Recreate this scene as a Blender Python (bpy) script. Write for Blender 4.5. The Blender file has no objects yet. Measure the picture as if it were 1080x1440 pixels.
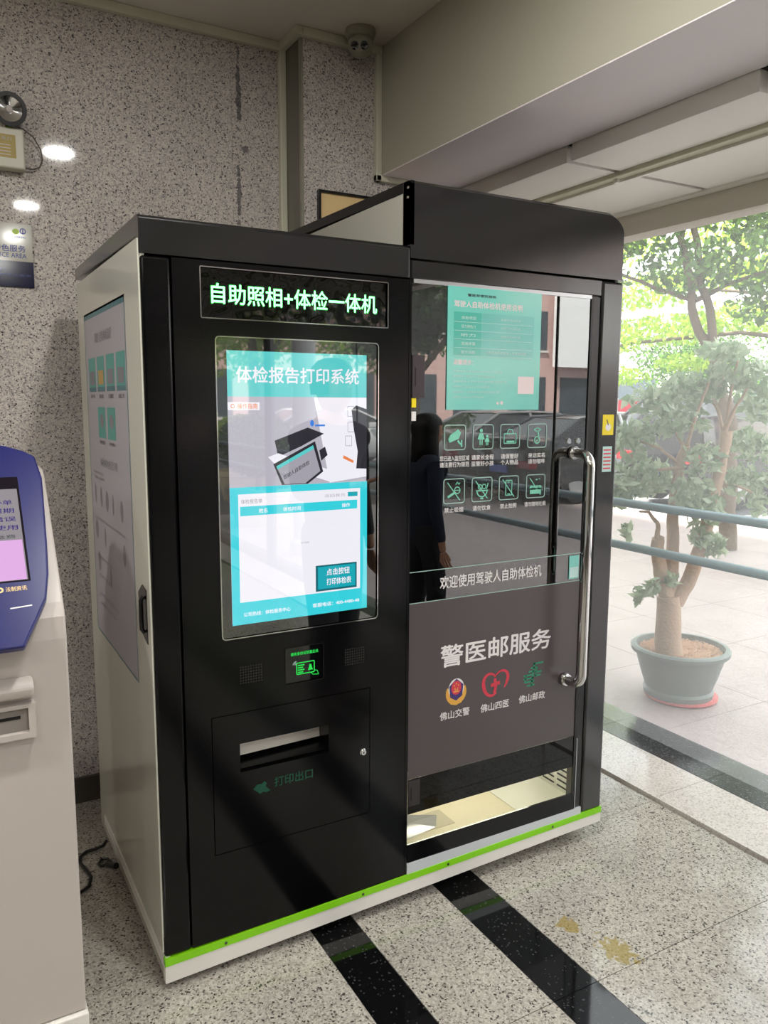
import bpy, bmesh, math, random
import numpy as np
from mathutils import Vector, Matrix
R = random.Random(7)
S = bpy.context.scene
COL = S.collection
# ------------------------------------------------------------------ camera
CAM = Vector((-0.4682, -2.0535, 1.6431))
F, PITCH, ROLL, YAW = 1113.09, math.radians(7.934), math.radians(0.276), math.radians(29.568)
fw = Vector((math.sin(YAW)*math.cos(PITCH), math.cos(YAW)*math.cos(PITCH), -math.sin(PITCH)))
rt = Vector((math.cos(YAW), -math.sin(YAW), 0)); up = rt.cross(fw)
rt, up = rt*math.cos(ROLL)+up*math.sin(ROLL), up*math.cos(ROLL)-rt*math.sin(ROLL)
cam = bpy.data.objects.new('camera', bpy.data.cameras.new('camera')); COL.objects.link(cam)
cam.data.sensor_fit = 'HORIZONTAL'; cam.data.sensor_width = 36; cam.data.lens = 36*F/1080
cam.data.clip_start = .02; cam.data.clip_end = 300
M = Matrix((rt, up, -fw)).transposed().to_4x4(); M.translation = CAM
cam.matrix_world = M; S.camera = cam
# ------------------------------------------------------------------ sky, sun, exposure
W = bpy.data.worlds.new('world'); S.world = W; W.use_nodes = True
bg = W.node_tree.nodes['Background']; bg.inputs[0].default_value = (.93, .97, 1, 1); bg.inputs[1].default_value = 3.6
sun = bpy.data.objects.new('sun', bpy.data.lights.new('sun', 'SUN')); COL.objects.link(sun)
sun.data.energy = 24; sun.data.angle = math.radians(3); sun.data.color = (1, .95, .86)
sun.rotation_euler = (Vector((.65, -.45, -1.0))).to_track_quat('-Z', 'Y').to_euler()
S.view_settings.view_transform = 'Standard'; S.view_settings.look = 'None'
S.view_settings.exposure = 0.0; S.view_settings.gamma = 1; S.view_settings.use_curve_mapping = False
S.cycles.max_bounces = 10; S.cycles.transparent_max_bounces = 24; S.cycles.glossy_bounces = 6
S.cycles.use_denoising = True; S.cycles.sample_clamp_indirect = 8; S.cycles.caustics_reflective = False; S.cycles.caustics_refractive = False

# ------------------------------------------------------------------ materials
def lin(h):
    if isinstance(h, str):
        h = h.lstrip('#'); c = [int(h[i:i+2], 16)/255 for i in (0, 2, 4)]
        return tuple(((v+.055)/1.055)**2.4 if v > .04045 else v/12.92 for v in c)
    return tuple(h)
def P(name, col, rough=.5, metal=0, ior=1.5, emit=None, es=0, coat=0, bump=None, alpha=1, trans=0, sheen=0):
    m = bpy.data.materials.new(name); m.use_nodes = True; b = m.node_tree.nodes['Principled BSDF']
    b.inputs['Base Color'].default_value = (*lin(col), 1); b.inputs['Roughness'].default_value = rough
    b.inputs['Metallic'].default_value = metal; b.inputs['IOR'].default_value = ior; b.inputs['Coat Weight'].default_value = coat
    b.inputs['Coat Roughness'].default_value = .03
    if emit: b.inputs['Emission Color'].default_value = (*lin(emit), 1); b.inputs['Emission Strength'].default_value = es
    if bump:
        n = m.node_tree.nodes; sc, st, ds = bump
        t = n.new('ShaderNodeTexNoise'); t.inputs['Scale'].default_value = sc; t.inputs['Detail'].default_value = 2
        g = n.new('ShaderNodeNewGeometry'); bb = n.new('ShaderNodeBump'); bb.inputs['Strength'].default_value = st; bb.inputs['Distance'].default_value = ds
        L = m.node_tree.links; L.new(g.outputs['Position'], t.inputs['Vector']); L.new(t.outputs[0], bb.inputs['Height']); L.new(bb.outputs[0], b.inputs['Normal'])
    return m
def ramp(n, stops, interp='LINEAR'):
    r = n.new('ShaderNodeValToRGB'); r.color_ramp.interpolation = interp
    while len(r.color_ramp.elements) < len(stops): r.color_ramp.elements.new(.5)
    for e, (p, c) in zip(r.color_ramp.elements, stops): e.position = p; e.color = (*lin(c), 1)
    return r
def granite(name, cols, scale, rough, spec=.5, blotch=.25, seams=None, bumpst=0, stain=None):
    """speckled stone: Voronoi cells coloured by chance, over a soft mottling"""
    m = bpy.data.materials.new(name); m.use_nodes = True; t = m.node_tree; n = t.nodes; L = t.links; b = n['Principled BSDF']
    g = n.new('ShaderNodeNewGeometry'); v = n.new('ShaderNodeTexVoronoi'); v.inputs['Scale'].default_value = scale
    L.new(g.outputs['Position'], v.inputs['Vector'])
    s = n.new('ShaderNodeSeparateColor'); L.new(v.outputs['Color'], s.inputs[0])
    r = ramp(n, cols, 'CONSTANT'); L.new(s.outputs[0], r.inputs[0])
    nz = n.new('ShaderNodeTexNoise'); nz.inputs['Scale'].default_value = 3.0; nz.inputs['Detail'].default_value = 4; L.new(g.outputs['Position'], nz.inputs['Vector'])
    mr = n.new('ShaderNodeMapRange'); mr.inputs[1].default_value = .3; mr.inputs[2].default_value = .7; mr.inputs[3].default_value = 1-blotch; mr.inputs[4].default_value = 1+blotch*.6; L.new(nz.outputs[0], mr.inputs[0])
    mx = n.new('ShaderNodeMix'); mx.data_type = 'RGBA'; mx.blend_type = 'MULTIPLY'; mx.inputs[0].default_value = 1
    L.new(r.outputs[0], mx.inputs[6]); L.new(mr.outputs[0], mx.inputs[7]); out = mx.outputs[2]
    for (cx, cy, cz, rx, ry, rz, col) in (stain or []):          # stains with a shape of their own
        sb = n.new('ShaderNodeVectorMath'); sb.operation = 'SUBTRACT'; sb.inputs[1].default_value = (cx, cy, cz); L.new(g.outputs['Position'], sb.inputs[0])
        dv = n.new('ShaderNodeVectorMath'); dv.operation = 'DIVIDE'; dv.inputs[1].default_value = (rx, ry, rz); L.new(sb.outputs[0], dv.inputs[0])
        ln = n.new('ShaderNodeVectorMath'); ln.operation = 'LENGTH'; L.new(dv.outputs[0], ln.inputs[0])
        nn = n.new('ShaderNodeTexNoise'); nn.inputs['Scale'].default_value = 45; nn.inputs['Detail'].default_value = 3; L.new(g.outputs['Position'], nn.inputs['Vector'])
        ad = n.new('ShaderNodeMath'); ad.operation = 'MULTIPLY_ADD'; ad.inputs[1].default_value = 2.2; L.new(nn.outputs[0], ad.inputs[0]); L.new(ln.outputs['Value'], ad.inputs[2])
        m2 = n.new('ShaderNodeMapRange'); m2.inputs[1].default_value = 1.75; m2.inputs[2].default_value = 1.95; m2.inputs[3].default_value = .75; m2.inputs[4].default_value = 0; L.new(ad.outputs[0], m2.inputs[0])
        x = n.new('ShaderNodeMix'); x.data_type = 'RGBA'; x.inputs[7].default_value = (*lin(col), 1); L.new(m2.outputs[0], x.inputs[0]); L.new(out, x.inputs[6]); out = x.outputs[2]
    L.new(out, b.inputs['Base Color']); b.inputs['Roughness'].default_value = rough; b.inputs['Specular IOR Level'].default_value = spec
    if bumpst:
        bb = n.new('ShaderNodeBump'); bb.inputs['Strength'].default_value = bumpst; bb.inputs['Distance'].default_value = .002; L.new(nz.outputs[0], bb.inputs['Height']); L.new(bb.outputs[0], b.inputs['Normal'])
    return m
def pane_mat(name, tint, refl_ior, haze=0, hazecol=(.8, .8, .8), rough=0.0):
    """thin glass: straight-through transmission, Fresnel reflection, optional translucent film that adds haze"""
    m = bpy.data.materials.new(name); m.use_nodes = True; t = m.node_tree; n = t.nodes; L = t.links
    n.remove(n['Principled BSDF']); o = n['Material Output']
    tr = n.new('ShaderNodeBsdfTransparent'); tr.inputs[0].default_value = (*tint, 1)
    gl = n.new('ShaderNodeBsdfGlossy'); gl.inputs['Roughness'].default_value = rough
    fr = n.new('ShaderNodeFresnel'); fr.inputs[0].default_value = refl_ior
    # the same reflection from both sides of the sheet
    geo = n.new('ShaderNodeNewGeometry'); sel = n.new('ShaderNodeMix'); sel.data_type = 'FLOAT'
    sel.inputs[2].default_value = refl_ior; sel.inputs[3].default_value = 1/refl_ior
    lw = n.new('ShaderNodeLayerWeight'); lw.inputs[0].default_value = .5
    f0 = ((refl_ior-1)/(refl_ior+1))**2
    pw = n.new('ShaderNodeMath'); pw.operation = 'POWER'; pw.inputs[1].default_value = 5; L.new(lw.outputs['Facing'], pw.inputs[0])
    ma = n.new('ShaderNodeMath'); ma.operation = 'MULTIPLY_ADD'; ma.inputs[1].default_value = 1-f0; ma.inputs[2].default_value = f0; L.new(pw.outputs[0], ma.inputs[0])
    mx = n.new('ShaderNodeMixShader'); L.new(ma.outputs[0], mx.inputs[0]); L.new(tr.outputs[0], mx.inputs[1]); L.new(gl.outputs[0], mx.inputs[2])
    last = mx
    if haze:
        d = n.new('ShaderNodeBsdfTranslucent'); d.inputs[0].default_value = (*hazecol, 1)
        m2 = n.new('ShaderNodeMixShader'); m2.inputs[0].default_value = haze; L.new(mx.outputs[0], m2.inputs[1]); L.new(d.outputs[0], m2.inputs[2]); last = m2
    for x in (fr, geo, sel): n.remove(x)
    L.new(last.outputs[0], o.inputs[0]); return m
def leafmat(name, c1, c2, transl=.45):
    m = bpy.data.materials.new(name); m.use_nodes = True; t = m.node_tree; n = t.nodes; L = t.links
    n.remove(n['Principled BSDF']); o = n['Material Output']
    g = n.new('ShaderNodeNewGeometry'); r = ramp(n, [(0, c1), (1, c2)]); L.new(g.outputs['Random Per Island'], r.inputs[0])
    d = n.new('ShaderNodeBsdfDiffuse'); tl = n.new('ShaderNodeBsdfTranslucent'); gl = n.new('ShaderNodeBsdfGlossy'); gl.inputs['Roughness'].default_value = .35
    L.new(r.outputs[0], d.inputs[0]); L.new(r.outputs[0], tl.inputs[0])
    a = n.new('ShaderNodeMixShader'); a.inputs[0].default_value = transl; L.new(d.outputs[0], a.inputs[1]); L.new(tl.outputs[0], a.inputs[2])
    b = n.new('ShaderNodeMixShader'); b.inputs[0].default_value = .05; L.new(a.outputs[0], b.inputs[1]); L.new(gl.outputs[0], b.inputs[2]); L.new(b.outputs[0], o.inputs[0])
    return m

G = {}
G['wallstone'] = granite('wall_granite', [(0, '#c6beb7'), (.3, '#d4cbc2'), (.52, '#b8b0ac'), (.72, '#a9a1a0'), (.86, '#8a8381'), (.95, '#565252')], 215, .045, .5, .12,
    stain=[(.705, 1.24, 2.88, .012, 1, .2, '#4c4850'), (.70, 1.24, 2.5, .011, 1, .16, '#4c4850'), (.73, 1.24, 2.68, .02, 1, .02, '#57525a')])
G['floorstone'] = granite('floor_granite', [(0, '#aca69c'), (.3, '#bab4aa'), (.55, '#9f9990'), (.8, '#857f77'), (.93, '#4b4743')], 190, .10, .5, .1,
    stain=[(1.185, -.335, 0, .04, .05, 1, '#8f7a35'), (1.235, -.50, 0, .055, .085, 1, '#94803a')])
G['blackstone'] = granite('black_granite', [(0, '#0b0b0c'), (.5, '#0f0f10'), (.97, '#3a3a3c')], 220, .06, .5, .1)
G['whitestone'] = granite('white_granite', [(0, '#cfc8c2'), (.5, '#c4bcb5'), (.85, '#b3aaa3')], 160, .12, .5, .08)
G['sillstone'] = granite('dark_sill_granite', [(0, '#343436'), (.5, '#2a2a2c'), (.9, '#58585a')], 180, .16, .5, .1)
G['joint'] = P('joint_dark', '#4a4038', .8)
G['plaza'] = granite('plaza_paving', [(0, '#aa9d9b'), (.5, '#a39694'), (.85, '#9b8d8a')], 60, .45, .4, .1)
G['asphalt'] = granite('asphalt', [(0, '#77777a'), (.5, '#6c6c70'), (.8, '#5f5f62')], 40, .8, .3, .2)
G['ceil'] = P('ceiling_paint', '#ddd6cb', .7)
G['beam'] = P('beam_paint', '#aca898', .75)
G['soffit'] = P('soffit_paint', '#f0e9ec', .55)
G['trim'] = P('trim_paint', '#c9c7b2', .5)
G['panel'] = P('ceiling_panel', '#efede8', .5)
G['gap'] = P('gap_dark', '#15120f', .8)
G['black'] = P('gloss_black_paint', '#060608', .12, ior=1.38, bump=(260, .12, .0006))
G['blackfascia'] = P('satin_black_fascia', '#0d0d10', .16, ior=1.75, bump=(260, .1, .0006))
G['blackflat'] = P('satin_black', '#0a0a0b', .25)
G['cream'] = P('cream_enamel', '#c9c8bb', .16, bump=(30, .05, .002))
G['white'] = P('white_enamel', '#e6e2dc', .3)
G['green'] = P('lime_strip', '#86d414', .4)
G['steel'] = P('polished_steel', '#d8d8d8', .08, 1)
G['brushed'] = P('brushed_aluminium', '#c4c8cc', .32, 1)
G['displayblack'] = P('display_glass_black', '#050607', .02, ior=2.5)
G['film'] = P('wrinkled_film', '#020302', .04, ior=1.5, bump=(9, .4, .02))
G['ledgreen'] = P('led_green', '#18c040', .4, emit='#8affa0', es=3.2)
G['ledhalo'] = P('led_halo_painted', '#063010', .4, emit='#0c9a28', es=.8)
G['ledreader'] = P('reader_green', '#062a10', .4, emit='#20e050', es=.95)
G['ledreaderdim'] = P('reader_green_dim', '#021005', .2, emit='#0a7022', es=.35)
def scr(name, col, s): return P(name, '#050505', .02, ior=2.6, emit=col, es=s)
G['s_cyan'] = scr('screen_cyan', '#35cfdc', 1.0); G['s_teal'] = scr('screen_teal', '#5ccfcd', .95); G['s_white'] = scr('screen_white', '#f4f2fa', .95)
G['s_grey'] = scr('screen_grey', '#c9c5d2', .8); G['s_pale'] = scr('screen_pale', '#b9b5c2', .75); G['s_dark'] = scr('screen_dark', '#3c3a44', .6); G['s_orange'] = scr('screen_orange', '#f08a50', .9)
G['s_blue'] = scr('screen_blue', '#3f86e8', .9); G['s_btn'] = scr('screen_button', '#18aebd', .9); G['s_edge'] = scr('screen_button_edge', '#16707c', .8)
G['doorglass'] = pane_mat('tinted_door_glass', (.50, .47, .48), 2.85)
G['vinyl'] = P('grey_vinyl_sticker', '#4a4143', .30, ior=1.6)
G['frit'] = P('black_glass_band', '#040405', .03, ior=1.4)
G['postteal'] = P('teal_poster', '#6cc9bd', .12, ior=1.9); G['postteal2'] = P('teal_poster_table', '#46b3a4', .12, ior=1.9); G['postpale'] = P('poster_print_pale', '#bfe0dc', .2)
G['postpink'] = P('poster_print_pink', '#e6d6d8', .2); G['ink'] = P('ink_dark', '#2c3038', .5); G['printwhite'] = P('print_white', '#e8e4e4', .4)
G['printmint'] = P('print_mint', '#7fd0b6', .4); G['linemint'] = P('line_mint', '#a9c8c0', .4)
G['red'] = P('logo_red', '#d23a4e', .4); G['gold'] = P('logo_gold', '#e0a84a', .4); G['navyp'] = P('logo_navy', '#3c2f6c', .4); G['logogreen'] = P('logo_green', '#2c8c68', .4)
G['yellow'] = P('yellow_label', '#f0d818', .4)
G['darkgreenprint'] = P('dark_green_print', '#0c4a38', .4)
G['sidepaper'] = P('side_poster_paper', '#a9a5ad', .35); G['sideteal'] = P('side_poster_teal', '#2f6f78', .35); G['sideteal2'] = P('side_poster_photo', '#3f9a92', .35)
G['sidegold'] = P('side_poster_ochre', '#b8923c', .35); G['sidegrey'] = P('side_poster_grey', '#77757f', .35); G['sidedark'] = P('side_poster_dark', '#3a3a46', .35)
G['board'] = P('cream_board', '#d4caa2', .4, emit='#d4caa2', es=0); G['liner'] = P('inner_white_sheet', '#e4e4d6', .35)
G['plastic'] = P('clear_plastic_sleeve', '#9b9c9a', .12)
G['kiosk'] = P('kiosk_cream', '#bdb4ae', .38, coat=.2); G['kioskblue'] = P('kiosk_blue', '#10155e', .3)
G['rubber'] = P('black_rubber', '#060607', .35); G['lens'] = P('lens_glass', '#0a0a0c', .05, coat=1)
G['domewhite'] = P('camera_dome_white', '#8c8878', .4)
G['rail'] = P('rail_grey_blue', '#7d949c', .35, .3)
G['facade_glass'] = pane_mat('facade_glass', (.97, .985, .97), 1.5, .13, (1, 1, 1))
G['frame_dark'] = P('dark_frame', '#26262a', .4)
G['bark'] = P('bark_tan', '#b59a84', .8, bump=(60, .6, .01)); G['bark2'] = P('bark_grey', '#6d6253', .85, bump=(25, .6, .02))
G['potclay'] = P('pot_grey_glaze', '#6f7a76', .5, bump=(20, .3, .01)); G['saucer'] = P('saucer_red', '#d46a68', .5); G['gravel'] = P('gravel_tan', '#c2a186', .8)
G['leaf'] = leafmat('leaf_grey_green', '#7a9670', '#c0cfb2', .45); G['leafdark'] = leafmat('leaf_dark', '#2f5220', '#6d9a40', .45); G['leafsun'] = leafmat('leaf_sunlit', '#86b030', '#c6dc58', .55)
G['leafshade'] = leafmat('leaf_shade', '#1d3016', '#3e5a2c', .3)
G['carblack'] = P('car_black', '#0b0d12', .12, coat=1); G['carsilver'] = P('car_silver', '#a8a4a4', .25, .6, coat=.6); G['carwhite'] = P('car_white', '#d4d6da', .2, coat=.8)
G['carglass'] = P('car_glass', '#14181c', .03, ior=1.7); G['tyre'] = P('tyre_rubber', '#151515', .7); G['taillight'] = P('tail_light_red', '#8c0f18', .15); G['platew'] = P('licence_plate_blue', '#3a56b8', .4)
G['bpink'] = P('building_pink', '#c9a8a2', .7); G['bpale'] = P('building_pale', '#d9d6d0', .7); G['bwin'] = P('building_window', '#39434a', .1); G['bill'] = P('billboard_white', '#f2f4f6', .5)
G['banner_red'] = P('banner_red', '#c22a3c', .6); G['banner_green'] = P('banner_green', '#3aa04a', .6); G['banner_yellow'] = P('banner_yellow', '#d8c838', .6)
G['skin'] = P('skin', '#b98a70', .5); G['hair'] = P('hair_black', '#0d0b0b', .5); G['cloth_dark'] = P('cloth_dark', '#191a20', .8); G['cloth_grey'] = P('cloth_charcoal', '#33343a', .8); G['cloth_navy'] = P('cloth_navy', '#1a2236', .8); G['shoe'] = P('shoe_black', '#0e0e0f', .4)
G['lampwhite'] = P('lamp_white', '#f4f4f0', .5, emit='#fff4dc', es=3)
G['chrome'] = P('chrome_reflector', '#dcdcdc', .12, 1); G['amberlabel'] = P('amber_label', '#a8934c', .5); G['lampbox'] = P('lamp_box_ivory', '#c4c0b0', .4)
G['signwhite'] = P('sign_white', '#b4b1a6', .08); G['signnavy'] = P('sign_navy', '#080b36', .1); G['signlime'] = P('sign_lime', '#a8c83c', .3); G['signblue'] = P('sign_blue', '#3a4a8c', .3)
G['certpaper'] = P('certificate_paper', '#e8c890', .5)
G['kscreen'] = P('kiosk_screen_lit', '#050505', .05, emit='#a9a3a8', es=.75); G['kpink'] = P('kiosk_screen_pink', '#050505', .05, emit='#e8b4ec', es=.95); G['kpurple'] = P('kiosk_screen_text', '#050505', .05, emit='#4a3a9a', es=.6); G['kdark'] = P('kiosk_screen_bar', '#140f1a', .1)

# ------------------------------------------------------------------ mesh helpers
ORG = {}
class MB:
    def __init__(s): s.v = []; s.f = []
    def add(s, vs, fs):
        k = len(s.v); s.v += [tuple(v) for v in vs]; s.f += [tuple(k+i for i in f) for f in fs]; return s
    def box(s, a, b):
        x0, y0, z0 = [min(p, q) for p, q in zip(a, b)]; x1, y1, z1 = [max(p, q) for p, q in zip(a, b)]
        return s.add([(x0,y0,z0),(x1,y0,z0),(x1,y1,z0),(x0,y1,z0),(x0,y0,z1),(x1,y0,z1),(x1,y1,z1),(x0,y1,z1)],
                     [(0,3,2,1),(4,5,6,7),(0,1,5,4),(1,2,6,5),(2,3,7,6),(3,0,4,7)])
    def prism(s, pts, vec):
        """closed outline (3-D, planar) swept along vec"""
        n = len(pts); q = [tuple(Vector(p)+Vector(vec)) for p in pts]
        return s.add(list(pts)+q, [tuple(range(n)), tuple(range(2*n-1, n-1, -1))]+[(i, n+i, n+(i+1) % n, (i+1) % n) for i in range(n)])
    def poly(s, pts): return s.add(pts, [tuple(range(len(pts)))])
    def tube(s, path, r, n=10, cap=True):
        path = [Vector(p) for p in path]; k = len(path); rs = r if isinstance(r, (list, tuple)) else [r]*k
        vs = []; u = None
        for i, p in enumerate(path):
            t = (path[min(i+1, k-1)]-path[max(i-1, 0)]).normalized()
            if u is None: u = t.orthogonal().normalized()
            u = (u-t*u.dot(t)).normalized(); w = t.cross(u)
            vs += [p+(u*math.cos(2*math.pi*j/n)+w*math.sin(2*math.pi*j/n))*rs[i] for j in range(n)]
        fs = [(i*n+j, i*n+(j+1) % n, (i+1)*n+(j+1) % n, (i+1)*n+j) for i in range(k-1) for j in range(n)]
        if cap: fs += [tuple(range(n-1, -1, -1)), tuple((k-1)*n+j for j in range(n))]
        return s.add(vs, fs)
    def lathe(s, prof, c, axis=(0, 0, 1), n=32):
        """profile [(radius, height)] turned about axis through c"""
        ax = Vector(axis).normalized(); u = ax.orthogonal().normalized(); w = ax.cross(u); c = Vector(c)
        vs = [c+ax*h+(u*math.cos(2*math.pi*j/n)+w*math.sin(2*math.pi*j/n))*max(r, 1e-5) for r, h in prof for j in range(n)]
        fs = [(i*n+j, i*n+(j+1) % n, (i+1)*n+(j+1) % n, (i+1)*n+j) for i in range(len(prof)-1) for j in range(n)]
        return s.add(vs, fs)
    def build(s, name, mat, parent=None, smooth=False, bevel=0, kind=None, label=None, cat=None, group=None, seg=2):
        me = bpy.data.meshes.new(name); o = bpy.data.objects.new(name, me); COL.objects.link(o)
        org = Vector((0, 0, 0))
        if parent is not None: o.parent = parent; org = ORG[parent.name]
        ORG[o.name] = org
        me.from_pydata([tuple(Vector(v)-org) for v in s.v], [], s.f); me.materials.append(mat)
        if smooth:
            me.polygons.foreach_set('use_smooth', [True]*len(me.polygons))
            me.set_sharp_from_angle(angle=math.radians(40))
        bm = bmesh.new(); bm.from_mesh(me); bmesh.ops.recalc_face_normals(bm, faces=bm.faces); bm.to_mesh(me); bm.free()
        if bevel:
            b = o.modifiers.new('bevel', 'BEVEL'); b.width = bevel; b.segments = seg; b.limit_method = 'ANGLE'; b.harden_normals = False
        tag(o, label, cat, group, kind); return o
def tag(o, label=None, cat=None, group=None, kind=None):
    for k, v in (('label', label), ('category', cat), ('group', group), ('kind', kind)):
        if v: o[k] = v
    return o
def thing(name, loc, label, cat, group=None):
    o = bpy.data.objects.new(name, None); COL.objects.link(o); o.location = loc; o.empty_display_size = .1
    ORG[o.name] = Vector(loc); return tag(o, label, cat, group)
def struct(name, mb, mat, parent=None, **k): return mb.build(name, mat, parent, kind='structure', **k)
def box(a, b): return MB().box(a, b)
# frames for flat print: (origin, u, v)
def FR(y=0.0): return (Vector((0, y, 0)), Vector((1, 0, 0)), Vector((0, 0, 1)))            # facing -Y
def rect(fr, x0, x1, z0, z1, mb=None):
    o, u, v = fr; mb = mb or MB(); return mb.poly([o+u*a+v*b for a, b in ((x0, z0), (x1, z0), (x1, z1), (x0, z1))])
def rrect(fr, x0, x1, z0, z1, w, mb=None, r=.008):
    """outline of a rounded rectangle, as a ring w wide"""
    o, u, v = fr; mb = mb or MB(); out = []; inn = []
    for (cx, cz, a0) in ((x1-r, z1-r, 0), (x0+r, z1-r, 90), (x0+r, z0+r, 180), (x1-r, z0+r, 270)):
        for k in range(5):
            a = math.radians(a0+k*22.5); out.append(o+u*(cx+r*math.cos(a))+v*(cz+r*math.sin(a))); inn.append(o+u*(cx+(r-w)*math.cos(a))+v*(cz+(r-w)*math.sin(a)))
    n = len(out); return mb.add(out+inn, [(i, (i+1) % n, n+(i+1) % n, n+i) for i in range(n)])
def pl(fr, pts, w, mb=None):
    """polyline drawn w wide in the print plane"""
    o, u, v = fr; mb = mb or MB()
    for (a, b), (c, d) in zip(pts, pts[1:]):
        L = math.hypot(c-a, d-b) or 1; nx, nz = -(d-b)/L*w/2, (c-a)/L*w/2
        mb.poly([o+u*(a+nx)+v*(b+nz), o+u*(c+nx)+v*(d+nz), o+u*(c-nx)+v*(d-nz), o+u*(a-nx)+v*(b-nz)])
    return mb
def pg(fr, pts, mb=None):
    o, u, v = fr; mb = mb or MB(); return mb.poly([o+u*a+v*b for a, b in pts])
def disc(fr, cx, cz, r, mb=None, n=20, ri=0, rz=None, a0=0, a1=360):
    o, u, v = fr; mb = mb or MB(); rz = rz or r
    A = [math.radians(a0+(a1-a0)*k/n) for k in range(n+1)]
    if ri:
        q = ri/r
        for a, b in zip(A, A[1:]):
            mb.poly([o+u*(cx+r*math.cos(a))+v*(cz+rz*math.sin(a)), o+u*(cx+r*math.cos(b))+v*(cz+rz*math.sin(b)), o+u*(cx+q*r*math.cos(b))+v*(cz+q*rz*math.sin(b)), o+u*(cx+q*r*math.cos(a))+v*(cz+q*rz*math.sin(a))])
    else: mb.poly([o+u*(cx+r*math.cos(a))+v*(cz+rz*math.sin(a)) for a in A[:-1]])
    return mb
def text(body, fr, x0, x1, z0, z1, bold=0, mb=None):
    """lettering fitted to a box of the print plane"""
    c = bpy.data.curves.new('lettering', 'FONT'); c.body = body; c.offset = 0; c.resolution_u = 2
    o = bpy.data.objects.new('lettering', c); COL.objects.link(o); bpy.context.view_layer.update()
    me = bpy.data.meshes.new_from_object(o.evaluated_get(bpy.context.evaluated_depsgraph_get()))
    bpy.data.objects.remove(o); bpy.data.curves.remove(c)
    co = [v.co for v in me.vertices]; mb = mb or MB()
    if co:
        a0 = min(v.x for v in co); a1 = max(v.x for v in co); b0 = min(v.y for v in co); b1 = max(v.y for v in co)
        og, u, v_ = fr; sx = (x1-x0)/(a1-a0 or 1); sz = (z1-z0)/(b1-b0 or 1)
        nn = u.cross(v_).normalized()
        for q_, (dx, dz) in enumerate([(0, 0)] if not bold else [(-1, 0), (1, 0), (0, 1), (0, -1)]):        # heavier strokes
            e = min(bold, .015)*.9+.004
            mb.add([og+nn*(4e-5*q_)+u*(x0+(v.x-a0+dx*e)*sx)+v_*(z0+(v.y-b0+dz*e)*sz) for v in co], [tuple(p.vertices) for p in me.polygons])
    bpy.data.meshes.remove(me); return mb
def plate(y0, y1, x0, x1, z0, z1, holes, mb=None):
    """front plate (facing -Y) with rectangular openings whose edges have depth"""
    mb = mb or MB(); xs = sorted({x0, x1, *[h[0] for h in holes], *[h[1] for h in holes]}); zs = sorted({z0, z1, *[h[2] for h in holes], *[h[3] for h in holes]})
    for a, b in zip(xs, xs[1:]):
        for c, d in zip(zs, zs[1:]):
            if any(h[0] <= a and b <= h[1] and h[2] <= c and d <= h[3] for h in holes): continue
            mb.poly([(a, y0, c), (b, y0, c), (b, y0, d), (a, y0, d)])
            mb.poly([(a, y1, c), (a, y1, d), (b, y1, d), (b, y1, c)])
    for (a, b, c, d) in [(x0, x1, z0, z1)]+list(holes):
        mb.poly([(a, y0, c), (a, y1, c), (b, y1, c), (b, y0, c)]); mb.poly([(a, y0, d), (b, y0, d), (b, y1, d), (a, y1, d)])
        mb.poly([(a, y0, c), (a, y0, d), (a, y1, d), (a, y1, c)]); mb.poly([(b, y0, c), (b, y1, c), (b, y1, d), (b, y0, d)])
    return mb
def arc(c, r, a0, a1, n, plane='xz', k=0):
    out = []
    for i in range(n+1):
        a = math.radians(a0+(a1-a0)*i/n); p, q = c[0]+r*math.cos(a), c[1]+r*math.sin(a)
        out.append((p, k, q) if plane == 'xz' else ((k, p, q) if plane == 'yz' else (p, q, k)))
    return out

# ------------------------------------------------------------------ the setting
ZC = 3.114; YW = 1.2385; YP = 1.063; GX = 2.5
# floor: a base slab, tiles laid on it with open joints
fl = struct('floor', box((-6, -9, -.2), (GX+.15, 1.3, -.012)), G['joint'])
cols = [(-3.9, -2.94, 'f'), (-2.94, -1.98, 'f'), (-1.98, -1.46, 'f'), (-1.46, -.5, 'f'), (-.5, .46, 'f'), (.46, .604, 'b'), (.604, .925, 'f'), (.925, 1.088, 'b'), (1.088, 2.045, 'f')]
y = 1.40
while y > -8.9:
    y2 = y-.655
    for (a, b, k) in cols:
        if a < -1.5 and y < -2 or a < -.6 and y < -5: continue
        g = .0012
        MB().box((a+g, y2+g, -.014), (b-g, min(y, YW+.02)-g, 0)).build('tile', G['floorstone' if k == 'f' else 'blackstone'], fl)
    MB().box((2.058, y2+.0012, -.014), (2.366, min(y, YW+.02)-.0012, .012)).build('tile', G['whitestone'], fl)
    MB().box((2.368, y2+.0012, -.014), (2.65, min(y, YW+.02)-.0012, .013)).build('tile', G['sillstone'], fl)
    y = y2
# back wall of granite slabs
bw = struct('wall_back', box((-6, YW+.012, 0), (.9, YW+.3, ZC)), G['gap'])
xs = [.898, .674, -.496, -1.666, -2.836, -4.0]
for a, b in zip(xs[1:], xs):
    for z0, z1 in ((.107, 1.33), (1.3306, 2.569), (2.5696, ZC)):
        MB().box((a+.0005, YW, z0), (b-.0005, YW+.02, z1)).build('panel', G['wallstone'], bw)
struct('baseboard_back', box((-6, YW-.015, 0), (.9, YW+.01, .107)), P('baseboard_stone', '#4c4742', .2))
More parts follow.
